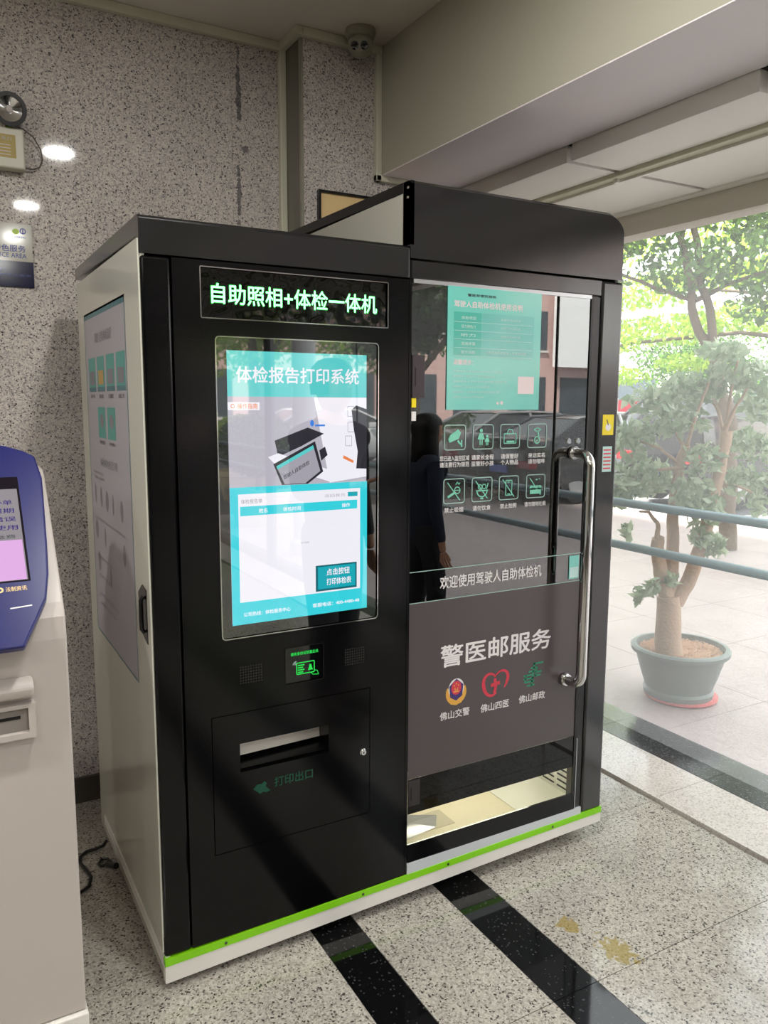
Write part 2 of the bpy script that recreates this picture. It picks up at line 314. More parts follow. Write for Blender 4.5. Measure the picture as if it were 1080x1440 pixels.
# pier: smooth side return, granite front
pr = struct('wall_pier', box((.905, YP+.012, 0), (2.6, YW+.3, ZC)), P('pier_side_stone', '#6a675c', .25))
MB().box((.906, YP, 0), (2.48, YP+.02, ZC)).build('panel', G['wallstone'], pr)
MB().box((.902, YP-.003, 0), (.915, YP+.012, ZC)).build('panel', P('pier_edge', '#8a8678', .3), pr)
struct('wall_left', box((-6.1, -9, 0), (-6, 1.3, ZC)), P('lobby_wall_paint', '#b9b4a6', .7))
struct('wall_front', box((-6.1, -9.1, 0), (GX, -9, ZC)), P('lobby_front_paint', '#8f8b80', .7))
struct('ceiling', box((-6.1, -9.1, ZC), (GX+.1, 1.6, ZC+.3)), G['ceil'])
struct('sun_block_upper', MB().box((-12, -24, ZC+.3), (GX+.1, 1.6, 9)), G['bpale'])  # unseen mass added above the lobby to keep sun off the near plaza
struct('wall_sun_block', MB().box((-12, 1.6, 0), (GX+.1, 24, 9)), G['bpale'])  # unseen block added beside the lobby, shading the plaza from the sun
for i, (a, b) in enumerate([((-6, YW-.03, ZC-.035), (.9, YW, ZC)), ((.876, YW-.03, 0), (.905, YW, ZC)),
                            ((.875, YP-.03, ZC-.035), (.905, YW, ZC)), ((.905, YP-.03, ZC-.035), (1.267, YP, ZC)), ((1.24, YP-.028, 2.575), (1.267, YP, ZC)), ((1.24, YP-.028, 2.575), (1.669, YP, 2.602))]):
    struct('trim_%d' % (i+1), box(a, b), G['trim'], bevel=.004)
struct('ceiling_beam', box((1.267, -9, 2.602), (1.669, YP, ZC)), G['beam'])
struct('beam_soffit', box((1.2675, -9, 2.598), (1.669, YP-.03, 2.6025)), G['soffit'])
# dropped metal ceiling panels between the beam and the glass
cp = struct('ceiling_void', box((1.669, -9, 2.70), (GX, 1.1, ZC)), G['gap'])
ys = [1.06, .325, -.48, -1.285, -2.09, -2.895, -3.7, -4.505, -5.31, -6.115, -6.92, -7.725, -8.53]
for a, b in zip(ys[1:], ys):
    g = .013
    MB().box((1.672, a+g, 2.537), (1.925, b-g, 2.600)).build('panel', G['panel'], cp, bevel=.002)
    MB().box((1.99, a+g, 2.537), (2.43, b-g, 2.600)).build('panel', G['panel'], cp, bevel=.002)
MB().box((1.67, -9, 2.60), (2.5, 1.06, 2.61)).build('backing', G['gap'], cp)
tr = struct('ceiling_track', MB().box((1.927, -9, 2.522), (1.988, 1.06, 2.545)), G['trim'], bevel=.003)
MB().box((1.973, -9, 2.512), (1.988, 1.06, 2.53)).build('lip', G['white'], tr)
for yy in (-1.1, -.35, .35, .8): MB().box((1.95, yy, 2.508), (1.965, yy+.02, 2.53)).build('clip', G['white'], tr)
struct('trim_7', box((2.432, -9, 2.528), (2.475, 1.06, 2.545)), G['white'])
lt = struct('lintel', box((2.478, -9, 2.432), (2.60, 1.1, 3.2)), P('lintel_metal', '#c4bfb4', .5))
# facade glazing, mullions and guard rails, running along Y
fa = thing('glass_facade', (GX, -2, 0), 'full height clear glass wall with slim joints between lobby and plaza', 'glass wall'); fa['kind'] = 'structure'
yj = [1.06, -1.28, -3.62, -5.52, -8.95]
for a, b in zip(yj[1:], yj): MB().poly([(GX, a+.004, .012), (GX, b-.004, .012), (GX, b-.004, 2.47), (GX, a+.004, 2.47)]).build('pane', G['facade_glass'], fa)
for q in (-1.28, -3.62): MB().box((GX-.006, q-.005, .012), (GX+.006, q+.005, 2.47)).build('joint', G['rubber'], fa)
MB().box((GX-.04, -5.56, 0), (GX+.04, -5.48, 2.47)).build('mullion', G['frame_dark'], fa)
for z in (1.143, .926): MB().tube([(GX+.045, -8.9, z), (GX+.045, 1.05, z)], .021, 12).build('guard_rail', G['rail'], fa, smooth=True)
# ------------------------------------------------------------------ the plaza outside
gd = struct('ground', box((2.66, -40, -.3), (60, 40, -.03)), G['asphalt'])
pv = struct('plaza_floor', box((2.655, -12, -.06), (9.1, 11, -.012)), G['joint'])
me0 = None
for i in range(8):
    for j in range(22):
        a = 2.66+i*.8; b = -9.3+j*.8+(.27)
        if me0 is None:
            t0 = MB().box((0, 0, -.02), (.797, .797, 0)).build('tile', G['plaza'], pv); me0 = t0.data; t0.location = (a, b, 0)
        else:
            t0 = bpy.data.objects.new('tile', me0); COL.objects.link(t0); t0.parent = pv; t0.location = (a, b, 0)
struct('road_kerb', box((9.1, -12, -.06), (9.3, 11, .06)), G['whitestone'], bevel=.01)
# far edge of the street
# ------------------------------------------------------------------ the self service booth
B = thing('service_booth', (0, 0, 0), 'tall gloss black self-service medical check booth with green lit sign, touch screen and glass door', 'kiosk booth')
def bp(mb, name, mat, **k): return mb.build(name, mat, B, **k)
W1, WT, DP, H1, H2 = .782, 1.651, .985, 2.10, 2.282
# carcass (dark inside), side sheets, tops
bp(MB().box((.012, .125, .06), (.77, DP-.01, 2.04)), 'carcass', G['blackflat'])
sd = bp(MB().box((0, .0045, .155), (.014, DP-.02, 2.0465)), 'side_panel', G['cream'], bevel=.005)
bp(MB().box((-.004, .004, .115), (.0006, .022, 2.04)), 'edge_strip', G['cream'], bevel=.003)
sk = bp(MB().prism([(.003, .004, .024), (.003, .985, .024), (.003, .985, .150), (.003, .004, .150)], (.012, 0, 0)), 'side_skirt', G['cream'])
# base: white skirt and lime strip; the foot of the booth runs slightly out of level
bp(MB().prism([(0, -.002, .022), (WT, -.002, .063), (WT, -.002, .100), (0, -.002, .074)], (0, .02, 0)), 'base_skirt', G['white'])
gs = bp(MB().prism([(0, -.004, .074), (WT, -.004, .100), (WT, -.004, .122), (0, -.004, .096)], (0, .02, 0)), 'trim_strip', G['green'])
for x in (.175, .625, .95, 1.41):
    bp(MB().lathe([(0, .0025), (.004, .002), (.0045, 0)], (x, -.004, .084+x*.0155), (0, -1, 0), 10), 'screw', G['displayblack'])
bp(MB().box((.0, .015, .06), (WT, .9, .095)), 'plinth', G['white'])
for x in (.1, .75, 1.55):
    for y_ in (.1, .85): bp(MB().lathe([(.0, 0), (.03, 0), (.03, .02), (.012, .025), (.012, .07)], (x, y_, 0), n=14), 'foot', G['rubber'])
# left unit: fascia band, corner post, main plate with openings
bp(MB().prism([(0, 0, 2.004), (0, .03, 2.004), (0, .03, 2.047), (0, DP, 2.062), (0, DP, 2.098), (0, .020, 2.099), (0, .006, 2.096), (0, 0, 2.088)], (W1-.003, 0, 0)), 'top_cap', G['blackfascia'], bevel=.002)
bp(MB().box((.001, 0, .099), (.0765, .03, 2.0)), 'corner_post', G['black'], bevel=.008, seg=3)
bp(plate(0, .025, .079, W1-.004, .103, 2.0, [(.152, .706, 1.857, 1.984), (.188, .675, .990, 1.810), (.373, .492, .830, .937), (.150, .651, .362, .773)]), 'front_panel', G['black'])
# lit sign
sg = bp(MB().box((.153, .006, 1.858), (.705, .02, 1.983)), 'sign_display', G['film'], label='black sign window with green glowing lettering')
text('自助照相+体检一体机', FR(.0056), .180, .674, 1.893, 1.948, .014).build('lettering_glow', G['ledhalo'], sg)  # glow around the letters, painted as a larger dim copy behind them
text('自助照相+体检一体机', FR(.0050), .182, .672, 1.895, 1.946, .010).build('lettering', G['ledgreen'], sg)
rrect(FR(-.0012), .150, .708, 1.855, 1.986, .0025, r=.004).build('rim', G['steel'], sg)
# touch screen
sc = bp(MB().box((.189, .004, .991), (.674, .02, 1.809)), 'touch_screen', G['displayblack'], label='portrait touch screen lit in cyan and white')
rrect(FR(-.0012), .186, .677, .988, 1.812, .003, r=.012).build('bezel', G['steel'], sc)
k = [.0036]
def L_(mb, name, mat): k[0] -= .00012; return mb.build(name, mat, sc)
def sf(): return FR(k[0]-.00012)
L_(rect(sf(), .218, .638, 1.029, 1.776), 'screen_picture', G['s_grey'])
L_(pg(sf(), [(.47, 1.654), (.638, 1.654), (.638, 1.424), (.518, 1.411)]), 'screen_picture', G['s_white'])
L_(rect(sf(), .218, .638, 1.655, 1.776), 'screen_banner', G['s_teal'])
L_(text('体检报告打印系统', sf(), .243, .612, 1.692, 1.735, .02), 'screen_lettering', G['s_white'])
L_(rect(sf(), .218, .308, 1.619, 1.640), 'screen_pill', G['s_white'])
L_(text('操作指南', sf(), .245, .302, 1.622, 1.637, .01), 'screen_lettering', G['s_orange'])
L_(disc(sf(), .232, 1.6295, .006, ri=.004), 'screen_icon', G['s_orange'])
L_(pg(sf(), [(.350, 1.535), (.45, 1.570), (.500, 1.552), (.430, 1.518), (.36, 1.49)]), 'screen_picture', G['s_dark'])
L_(pg(sf(), [(.330, 1.49), (.35, 1.47), (.52, 1.413), (.53, 1.445), (.48, 1.46), (.36, 1.50)]), 'screen_picture', G['s_white'])
L_(pg(sf(), [(.345, 1.470), (.472, 1.531), (.497, 1.444), (.449, 1.411), (.370, 1.411)]), 'screen_picture', G['s_dark'])
L_(pg(sf(), [(.354, 1.464), (.466, 1.520), (.488, 1.446), (.441, 1.413), (.378, 1.413)]), 'screen_picture', G['s_pale'])
L_(pg(sf(), [(.354, 1.464), (.466, 1.520), (.469, 1.510), (.357, 1.455)]), 'screen_picture', G['s_teal'])
tv = Vector((.88, 0, .47)).normalized()
L_(text('驾驶人自助体检', (Vector((0.375, k[0]-.00012, 1.424)), tv, Vector((-.1, 0, 1)).normalized()), 0, .09, 0, .013, .005), 'screen_lettering', G['s_dark'])
L_(pg(sf(), [(.485, 1.505), (.503, 1.515), (.511, 1.491), (.491, 1.475)]), 'screen_picture', G['s_dark'])
L_(disc(sf(), .463, 1.582, .006, rz=.009), 'screen_icon', G['s_blue']); L_(rect(sf(), .472, .503, 1.573, 1.578), 'screen_icon', G['s_blue'])
for (a, b) in ((.575, 1.60), (.575, 1.555), (.567, 1.515)): L_(rrect(sf(), a, a+.022, b, b+.030, .0016, r=.002), 'screen_icon', G['s_pale'])
L_(pg(sf(), [(.588, 1.619), (.603, 1.632), (.638, 1.621), (.638, 1.447), (.603, 1.449), (.608, 1.499), (.595, 1.564)]), 'screen_picture', G['s_dark'])
L_(pg(sf(), [(.562, 1.489), (.595, 1.472), (.593, 1.465), (.560, 1.480)]), 'screen_picture', G['s_orange'])
L_(rect(sf(), .218, .639, 1.026, 1.410), 'screen_form', G['s_cyan'])
L_(rect(sf(), .241, .616, 1.089, 1.391), 'screen_form', G['s_white'])
L_(text('体检报告单', sf(), .249, .310, 1.364, 1.377, .005), 'screen_lettering', G['s_pale'])
L_(rect(sf(), .246, .606, 1.331, 1.357), 'screen_form', G['s_cyan'])
L_(text('姓名', sf(), .300, .325, 1.337, 1.349, .01), 'screen_lettering', G['s_white']); L_(text('体检时间', sf(), .372, .425, 1.337, 1.349, .01), 'screen_lettering', G['s_white']); L_(text('操作', sf(), .556, .582, 1.337, 1.349, .01), 'screen_lettering', G['s_white'])
L_(rect(sf(), .575, .607, 1.368, 1.381), 'screen_form', G['s_btn']); L_(text('返回首页', sf(), .500, .566, 1.369, 1.378), 'screen_lettering', G['s_pale'])
L_(text('暂无数据', sf(), .425, .450, 1.24, 1.245), 'screen_lettering', G['s_pale'])
L_(rect(sf(), .470, .604, 1.094, 1.171), 'screen_form', G['s_edge']); L_(rect(sf(), .477, .599, 1.100, 1.166), 'screen_form', G['s_btn'])
L_(text('点击按钮', sf(), .505, .580, 1.139, 1.159, .02), 'screen_lettering', G['s_white']); L_(text('打印体检表', sf(), .505, .585, 1.110, 1.130, .02), 'screen_lettering', G['s_white'])
L_(text('公司热线：体检服务中心', sf(), .250, .39, 1.048, 1.060, .01), 'screen_lettering', G['s_white']); L_(text('客服电话：400-4480-48', sf(), .46, .612, 1.048, 1.060, .01), 'screen_lettering', G['s_white'])
# card reader
rd = bp(MB().box((.374, .003, .831), (.491, .02, .936)), 'card_reader', P('reader_glass', '#040405', .03, ior=1.65), label='black card reader window with green lit symbols')
text('请将身份证放置此处', FR(.0026), .390, .478, .911, .921, .02).build('lettering', G['ledreader'], rd)
rrect(FR(.0026), .407, .466, .852, .889, .003, r=.004).build('card_symbol', G['ledreader'], rd)
mbx = MB()
for i_, zz in enumerate((.880, .873, .866, .859)): rect(FR(.0026), .412, .433-.004*(i_ % 2), zz-.002, zz+.0018, mbx)
pg(FR(.0026), [(.444, .861), (.460, .861), (.457, .869), (.455, .879), (.449, .879), (.447, .869)], mbx)
mbx.build('card_symbol', G['ledreader'], rd)
pl(FR(.0025), [(.452, .854), (.460, .846), (.478, .844), (.474, .856), (.466, .858)], .002).build('hand_symbol', G['ledreader'], rd)
m_ = MB()
for r_ in (.004, .008, .012): disc(FR(.0026), .408, .882, r_, m_, 8, r_-.0018, a0=90, a1=170)
m_.build('wave_symbol', G['postpale'], rd)
rrect(FR(-.0010), .371, .494, .828, .939, .002, r=.004).build('bezel', G['blackflat'], rd)
# speaker grilles: rows of small holes
for gx in (.234, .563):
    g_ = bp(rect(FR(-.0004), gx-.004, gx+.072, .853, .909), 'speaker_grille', G['black'])
    hm = MB()
    for i_ in range(9):
        for j_ in range(7): disc(FR(-.0010), gx+.003+i_*.0077, .8575+j_*.0078, .0028, hm, 8)
    hm.build('holes', G['gap'], g_, kind='stuff')
# service door with the paper slot
dr = bp(plate(.0, .012, .1525, .6485, .3645, .7705, [(.231, .509, .594, .680)]), 'service_door', G['black'], label='hinged black door with paper outlet slot')
MB().box((.153, .0135, .364), (.649, .0245, .5)).build('door_back', G['gap'], dr)
sl = MB(); sl.poly([(.231, .012, .594), (.509, .012, .594), (.509, .11, .600), (.231, .11, .600)]); sl.poly([(.231, .012, .68), (.509, .012, .68), (.509, .11, .67), (.231, .11, .67)])
sl.poly([(.231, .012, .594), (.231, .11, .60), (.231, .11, .67), (.231, .012, .68)]); sl.poly([(.509, .012, .594), (.509, .11, .60), (.509, .11, .67), (.509, .012, .68)])
sl.build('slot_lining', G['blackflat'], dr)
MB().poly([(.232, .050, .622), (.508, .062, .622), (.508, .066, .652), (.232, .052, .656)]).build('paper_edge', P('paper_stack_edge', '#e4ded6', .5, emit='#cfc9c2', es=0), dr)
MB().poly([(.233, .012, .6), (.507, .012, .6), (.507, .075, .612), (.233, .075, .612)]).build('tray', G['blackflat'], dr)
lk = MB().lathe([(0, .008), (.008, .008), (.009, .005), (.011, .003), (.011, 0)], (.625, 0, .569), (0, -1, 0), 24).build('lock', G['steel'], dr, smooth=True)
MB().box((.6235, -.0088, .5655), (.6265, -.0079, .5725)).build('keyhole', G['gap'], lk)
text('打印出口', FR(-.0006), .333, .455, .526, .556, .01).build('lettering', G['darkgreenprint'], dr)
pg(FR(-.0006), [(.268, .534), (.280, .546), (.294, .545), (.302, .552), (.31, .544), (.306, .534), (.32, .520), (.308, .516), (.298, .520), (.288, .516), (.278, .526)]).build('hand_symbol', G['darkgreenprint'], dr)
# ---- right unit
bp(MB().box((W1+.006, .88, .1), (WT-.02, .90, 2.05)), 'back_panel', G['blackflat'])
bp(MB().box((W1, .03, .1), (W1+.012, .9, 2.05)), 'partition', G['blackflat'])
bp(MB().box((WT-.013, .03, .063), (WT, .965, 2.2)), 'side_panel', G['cream'])
bp(MB().box((1.628, .10, .1), (1.636, .88, .44)), 'inner_wall', G['liner'])
bp(MB().box((1.628, .04, .45), (1.634, .88, 2.0)), 'inner_wall', G['blackflat'])
bp(MB().box((1.60, .100, .1), (1.628, .116, .33)), 'green_edging', G['green'])
vs = MB()
for (y0_, y1_) in ((.135, .215), (.235, .30)):
    for i_ in range(4): vs.box((1.624, y0_, .118+i_*.024), (1.629, y1_, .123+i_*.024))
bp(vs, 'vent_slots', G['gap'])
bp(MB().box((W1+.012, .0, .095), (1.375, .88, .1)), 'floor_board', P('cream_floor_board', '#dad3b6', .45))
bp(MB().box((1.377, .0, .095), (1.628, .88, .1)), 'floor_board', G['liner'])
bp(MB().box((W1+.012, .06, .43), (1.628, .88, .445)), 'fill_shelf', G['blackflat'])  # added panel that carries the fill lamp and keeps the upper booth dark
bp(MB().box((W1+.02, .012, 1.99), (1.628, .9, 2.03)), 'inner_ceiling', G['blackflat'])
il = bp(MB().box((.85, .30, .424), (1.56, .33, .43)), 'floor_fill_lamp', P('floor_fill_glow', '#f0f0ff', .5, emit='#fff6e0', es=34))  # unseen lamp added to brighten the booth floor
# tall fascia: rounded along the top and at the far corner
R0 = .085
out = [(W1, 0, 2.062)]+[(WT, 0, 2.062)]+arc((WT-R0, H2-R0), R0, 0, 90, 8)+[(W1, 0, H2)]
fx = MB(); n_ = len(out)
def inset(p, d): return (min(max(p[0], W1), WT-d if p[0] > WT-R0 else p[0]), 0, p[2]-(d if p[2] > 2.1 else 0))
prev = [(p[0], .012, p[2]) for p in out]; front = [inset((p[0], 0, p[2]), .010) for p in out]; front = [(p[0], 0, p[2]) for p in front]
back = [(p[0], .045, p[2]) for p in out]
fx.add(front+prev+back, [tuple(range(n_))]+[(i, (i+1) % n_, n_+(i+1) % n_, n_+i) for i in range(n_)]+[(n_+i, n_+(i+1) % n_, 2*n_+(i+1) % n_, 2*n_+i) for i in range(n_)]+[tuple(range(3*n_-1, 2*n_-1, -1))])
bp(fx, 'fascia', G['blackfascia'], smooth=True)
tp = MB().prism([(W1, .045, H2-.03)]+[(WT, .045, H2-.09)]+[(p[0], .045, p[2]) for p in arc((WT-R0, H2-R0), R0, 0, 90, 8)]+[(W1, .045, H2)], (0, .93, .012))
bp(tp, 'roof_shell', G['black'], smooth=True)
# side of the tall unit above the lower one: black frame around a white sheet
bp(MB().box((W1, .0, 2.10), (W1+.012, .042, H2-.002)), 'frame_edge', G['black'])
bp(MB().box((W1+.001, .042, 2.06), (W1+.01, .97, 2.252)), 'upper_side_panel', P('upper_side_sheet', '#a3a196', .35))
for z_, y_ in ((2.262, .016), (2.235, .017)): bp(MB().lathe([(0, .003), (.004, .002), (.005, 0)], (W1, y_, z_), (-1, 0, 0), 10), 'screw', G['steel'])
# header track and pillar
bp(MB().box((.788, 0, 2.004), (1.548, .03, 2.056)), 'header_rail', G['blackfascia'], bevel=.003)
bp(MB().box((.795, .001, 1.992), (1.505, .02, 2.0035)), 'track', G['brushed'])
bp(MB().box((1.550, -.001, .118), (WT, .03, 2.056)), 'door_post', G['blackfascia'], bevel=.010, seg=3)
bp(MB().box((W1-.002, .001, .105), (.789, .03, 2.056)), 'door_jamb', G['black'])
bp(MB().box((1.510, .006, .13), (1.548, .04, 2.0)), 'door_channel', G['blackflat'])
bp(MB().box((1.5165, .0, .125), (1.5195, .01, .42)), 'channel_trim', G['brushed'])
bp(MB().prism([(.789, -.002, .104), (1.548, -.002, .119), (1.548, -.002, .146), (.789, -.002, .146)], (0, .03, 0)), 'threshold', P('threshold_silver', '#c9cdd2', .3))
bp(MB().box((1.5765, -.0016, 1.530), (1.629, -.001, 1.602)), 'key_label', G['yellow'], label='yellow square label')
disc(FR(-.0022), 1.603, 1.558, .013).build('round_mark', G['printwhite'], B); pl(FR(-.0024), [(1.595, 1.585), (1.603, 1.565)], .004).build('arrow_mark', G['ink'], B)
bp(rect(FR(-.0016), 1.582, 1.626, 1.40, 1.49), 'small_notice', G['postpale'])
mm = MB()
for i_ in range(6): rect(FR(-.002), 1.586, 1.622, 1.41+i_*.013, 1.415+i_*.013, mm)
mm.build('notice_lines', G['red'], B)
# ---- glass door
dg = bp(rect(FR(.004), .791, 1.512, .434, 1.992), 'glass_door', G['doorglass'], label='dark reflective sliding glass door with printed vinyl')
rect(FR(.004), .791, 1.512, .146, .434).build('clear_pane', pane_mat('clear_door_glass', (.93, .95, .93), 1.5), dg)
rect(FR(.0030), .791, 1.512, .434, 1.016).build('vinyl_sheet', G['vinyl'], dg)
rect(FR(.0030), .791, 1.512, .314, .4335).build('black_band', G['frit'], dg)
MB().box((.791, .0005, .146), (1.512, .006, .210)).build('bottom_rail', G['black'], dg)
MB().box((1.5035, .0, .21), (1.5125, .0085, 1.992)).build('edge_seal', G['rubber'], dg)
for z in (1.1165, 1.0165): rect(FR(.0026), .791, 1.502, z-.0012, z+.0012).build('print_line', G['linemint'], dg)
D = FR(.0024)
text('欢迎使用驾驶人自助体检机', D, .905, 1.322, 1.051, 1.092, .012).build('lettering', G['printwhite'], dg)
text('警医邮服务', D, .912, 1.375, .789, .861, .03).build('lettering', G['printwhite'], dg)
for s_, a, b, c, d in (('佛山交警', .912, 1.030, .609, .637), ('佛山四医', 1.076, 1.196, .605, .633), ('佛山邮政', 1.240, 1.357, .606, .634)):
    text(s_, D, a, b, c, d, .01).build('lettering', G['printwhite'], dg)
# police crest: wreath, shield, red disc
cx, cz = .975, .700
m = MB(); disc(FR(.0025), cx, cz-.005, .041, m, 28, .022, a0=150, a1=390); pg(FR(.0027), [(cx-.033, cz-.02), (cx+.033, cz-.02), (cx+.022, cz-.042), (cx, cz-.048), (cx-.022, cz-.042)], m); m.build('crest_wreath', G['gold'], dg)
disc(FR(.0023), cx, cz+.010, .031, rz=.034).build('crest_rim', G['printwhite'], dg)
pg(FR(.0022), [(cx-.028, cz+.02), (cx-.024, cz-.018), (cx, cz-.032), (cx+.024, cz-.018), (cx+.028, cz+.02), (cx, cz+.043)]).build('crest_shield', G['navyp'], dg)
disc(FR(.0021), cx, cz+.012, .020, rz=.024).build('crest_disc', G['red'], dg)
m = MB(); rect(FR(.0020), cx-.011, cx+.011, cz-.003, cz+.001, m); rect(FR(.0020), cx-.007, cx+.007, cz+.003, cz+.006, m)
for a in range(5):
    a = math.radians(90+72*a); disc(FR(.0020), cx+.009*math.cos(a), cz+.017+.009*math.sin(a), .0028, m, 6)
m.build('crest_emblem', G['gold'], dg)
# heart with cross
def bez(p0, p1, p2, p3, n=10):
    return [tuple((1-t)**3*a+3*(1-t)**2*t*b+3*(1-t)*t*t*c+t**3*d for a, b, c, d in zip(p0, p1, p2, p3)) for t in [i/n for i in range(n+1)]]
hx, hz = 1.135, .700
def ribbon(pts, ws):
    m = MB(); v = []
    for i, p in enumerate(pts):
        q0 = pts[max(i-1, 0)]; q1 = pts[min(i+1, len(pts)-1)]; dx, dz = q1[0]-q0[0], q1[1]-q0[1]; L = math.hypot(dx, dz) or 1
        w = ws[0]+(ws[1]-ws[0])*abs(i/(len(pts)-1)*2-1) if len(ws) == 2 else ws[0]
        v += [(p[0]-dz/L*w, .0024, p[1]+dx/L*w), (p[0]+dz/L*w, .0024, p[1]-dx/L*w)]
    m.add(v, [(2*i, 2*i+1, 2*i+3, 2*i+2) for i in range(len(pts)-1)]); return m
ribbon([(hx+a, hz+b) for a, b in bez((0, .024), (-.022, .050), (-.058, .030), (-.048, -.006))+bez((-.048, -.006), (-.042, -.040), (-.012, -.052), (.006, -.034))[1:]], (.007, .003)).build('heart_logo', G['red'], dg)
ribbon([(hx+a, hz+b) for a, b in bez((-.003, .020), (.018, .052), (.058, .042), (.054, .010))+bez((.054, .010), (.050, -.006), (.044, -.016), (.038, -.022))[1:]], (.0065, .0018)).build('heart_logo', G['red'], dg)
m = MB(); pl(FR(.0023), [(hx-.018, hz-.006), (hx+.020, hz-.001)], .013, m); pl(FR(.0022), [(hx-.001, hz+.016), (hx+.002, hz-.016), (hx-.003, hz-.036)], .012, m); m.build('cross_logo', G['red'], dg)
# postal logo: slanted bars
m = MB(); qx, qz = 1.300, .702
for i_, (a, b, zz) in enumerate(((-.002, .044, .038), (-.014, .016, .024), (-.022, .012, .012), (-.044, -.006, .0), (-.044, .0, -.012), (-.034, .004, -.024), (-.028, .006, -.038), (.012, .036, .006), (.004, .032, -.006))):
    pg(FR(.0024), [(qx+a, qz+zz-.0032), (qx+b, qz+zz-.0032), (qx+b+.003, qz+zz+.0032), (qx+a+.003, qz+zz+.0032)], m)
pl(FR(.0024), [(qx-.006, qz-.040), (qx+.006, qz+.042)], .007, m); pl(FR(.0024), [(qx-.036, qz-.026), (qx-.030, qz+.002)], .006, m); pl(FR(.0024), [(qx+.010, qz-.01), (qx+.018, qz+.026)], .006, m)
m.build('postal_logo', G['logogreen'], dg)
# pictograms
X4 = [.953, 1.062, 1.171, 1.285]
for x in X4:
    for z in (1.533, 1.364): rrect(D, x-.041, x+.041, z-.040, z+.040, .0028, r=.010).build('icon_frame', G['linemint'], dg)
def icon(f): m = MB(); f(m); m.build('pictogram', G['printmint'], dg)
def i1(m): x, z = .953, 1.533; pg(D, [(x-.026, z-.006), (x-.020, z-.016), (x+.014, z-.004), (x+.022, z+.014), (x+.012, z+.026), (x-.018, z+.008)], m); pl(D, [(x+.010, z-.010), (x+.022, z-.022)], .006, m); rect(D, x+.022, x+.028, z-.030, z-.008, m)
def i2(m):
    x, z = 1.062, 1.533; disc(D, x-.008, z+.020, .006, m, 12); pg(D, [(x-.015, z+.012), (x-.001, z+.012), (x+.006, z-.008), (x-.022, z-.008)], m); pl(D, [(x-.012, z-.008), (x-.012, z-.026)], .004, m); pl(D, [(x-.004, z-.008), (x-.004, z-.026)], .004, m)
    disc(D, x+.016, z+.002, .005, m, 12); pg(D, [(x+.011, z-.004), (x+.021, z-.004), (x+.026, z-.016), (x+.006, z-.016)], m); pl(D, [(x+.013, z-.016), (x+.013, z-.027)], .003, m); pl(D, [(x+.019, z-.016), (x+.019, z-.027)], .003, m)
def i3(m): x, z = 1.171, 1.533; rrect(D, x-.026, x+.026, z-.024, z+.010, .003, m, .004); pl(D, [(x-.012, z+.010), (x-.008, z+.022), (x+.008, z+.022), (x+.012, z+.010)], .003, m); rect(D, x-.014, x+.018, z-.020, z-.014, m)
def i4(m): x, z = 1.285, 1.533; pl(D, [(x-.016, z+.020), (x, z+.026), (x+.016, z+.020), (x, z+.014), (x-.016, z+.020)], .003, m); disc(D, x, z-.014, .013, m, 16, .009); pl(D, [(x+.006, z-.004), (x+.004, z+.012)], .006, m); pl(D, [(x-.004, z-.012), (x, z-.018), (x+.007, z-.008)], .0025, m)
def j1(m): x, z = .953, 1.364; pg(D, [(x-.026, z-.016), (x-.022, z-.022), (x+.004, z-.008), (x, z-.002)], m); disc(D, x+.012, z+.002, .012, m, 16, .009); pl(D, [(x+.006, z+.020), (x+.012, z+.028), (x+.018, z+.020), (x+.022, z+.026)], .003, m); pl(D, [(x+.002, z+.002), (x+.022, z+.002)], .0025, m)
def j2(m): x, z = 1.062, 1.364; disc(D, x, z-.004, .022, m, 16, .018, a0=180, a1=360); rect(D, x-.024, x+.024, z-.006, z-.002, m); disc(D, x-.008, z+.008, .009, m, 12, .006); disc(D, x+.008, z+.009, .009, m, 12, .006); rect(D, x-.006, x+.006, z-.032, z-.027, m); pl(D, [(x+.018, z), (x+.024, z+.020)], .003, m)
def j3(m): x, z = 1.171, 1.364; rrect(D, x-.014, x+.014, z-.026, z+.026, .003, m, .004); rect(D, x-.005, x+.005, z-.022, z-.019, m); rect(D, x-.006, x+.006, z+.018, z+.020, m)
def j4(m):
    x, z = 1.285, 1.364; rect(D, x-.024, x+.024, z-.026, z-.006, m)
    for i in range(4): disc(D, x-.018+i*.012, z-.005, .008, m, 12)
    rect(D, x+.0, x+.008, z+.020, z+.024, m); rect(D, x+.014, x+.018, z+.022, z+.026, m)
for f in (i1, i2, i3, i4, j1, j2, j3, j4): icon(f)
for x in X4: pl(FR(.0021), [(x-.026, 1.364+.028), (x+.022, 1.364-.030)], .0032).build('ban_stroke', G['printmint'], dg)
for i_, (a, b) in enumerate((('您已进入监控区域', '请注意行为规范'), ('请家长全程', '监管好小孩'), ('请保管好', '个人物品'), ('来访实名', '请勿喧哗'))):
    x = X4[i_]; w = (.056, .044, .036, .036)[i_]
    text(a, D, x-w, x+w, 1.460, 1.476, .01).build('caption', G['printwhite'], dg); text(b, D, x-w, x+w, 1.440, 1.456, .01).build('caption', G['printwhite'], dg)
for i_, a in enumerate(('禁止吸烟', '请勿饮食', '禁止拍照', '请勿随地吐痰')):
    x = X4[i_]; w = (.036, .036, .034, .046)[i_]; text(a, D, x-w, x+w, 1.296, 1.312, .01).build('caption', G['printwhite'], dg)
for z in (1.755, .43): pass
MB().box((.791, -.004, 1.655), (.834, .003, 1.782)).build('lock_plate', P('bronze_plate', '#3a3236', .3), dg, bevel=.001)
MB().box((.7985, -.0048, 1.69), (.8025, -.0038, 1.745)).build('slot', G['gap'], dg)
MB().box((.791, -.004, .344), (.834, .003, .430)).build('lock_plate', P('bronze_plate_low', '#2a2628', .3), dg, bevel=.001)
MB().box((.7985, -.0048, .365), (.8025, -.0038, .410)).build('slot', G['gap'], dg)
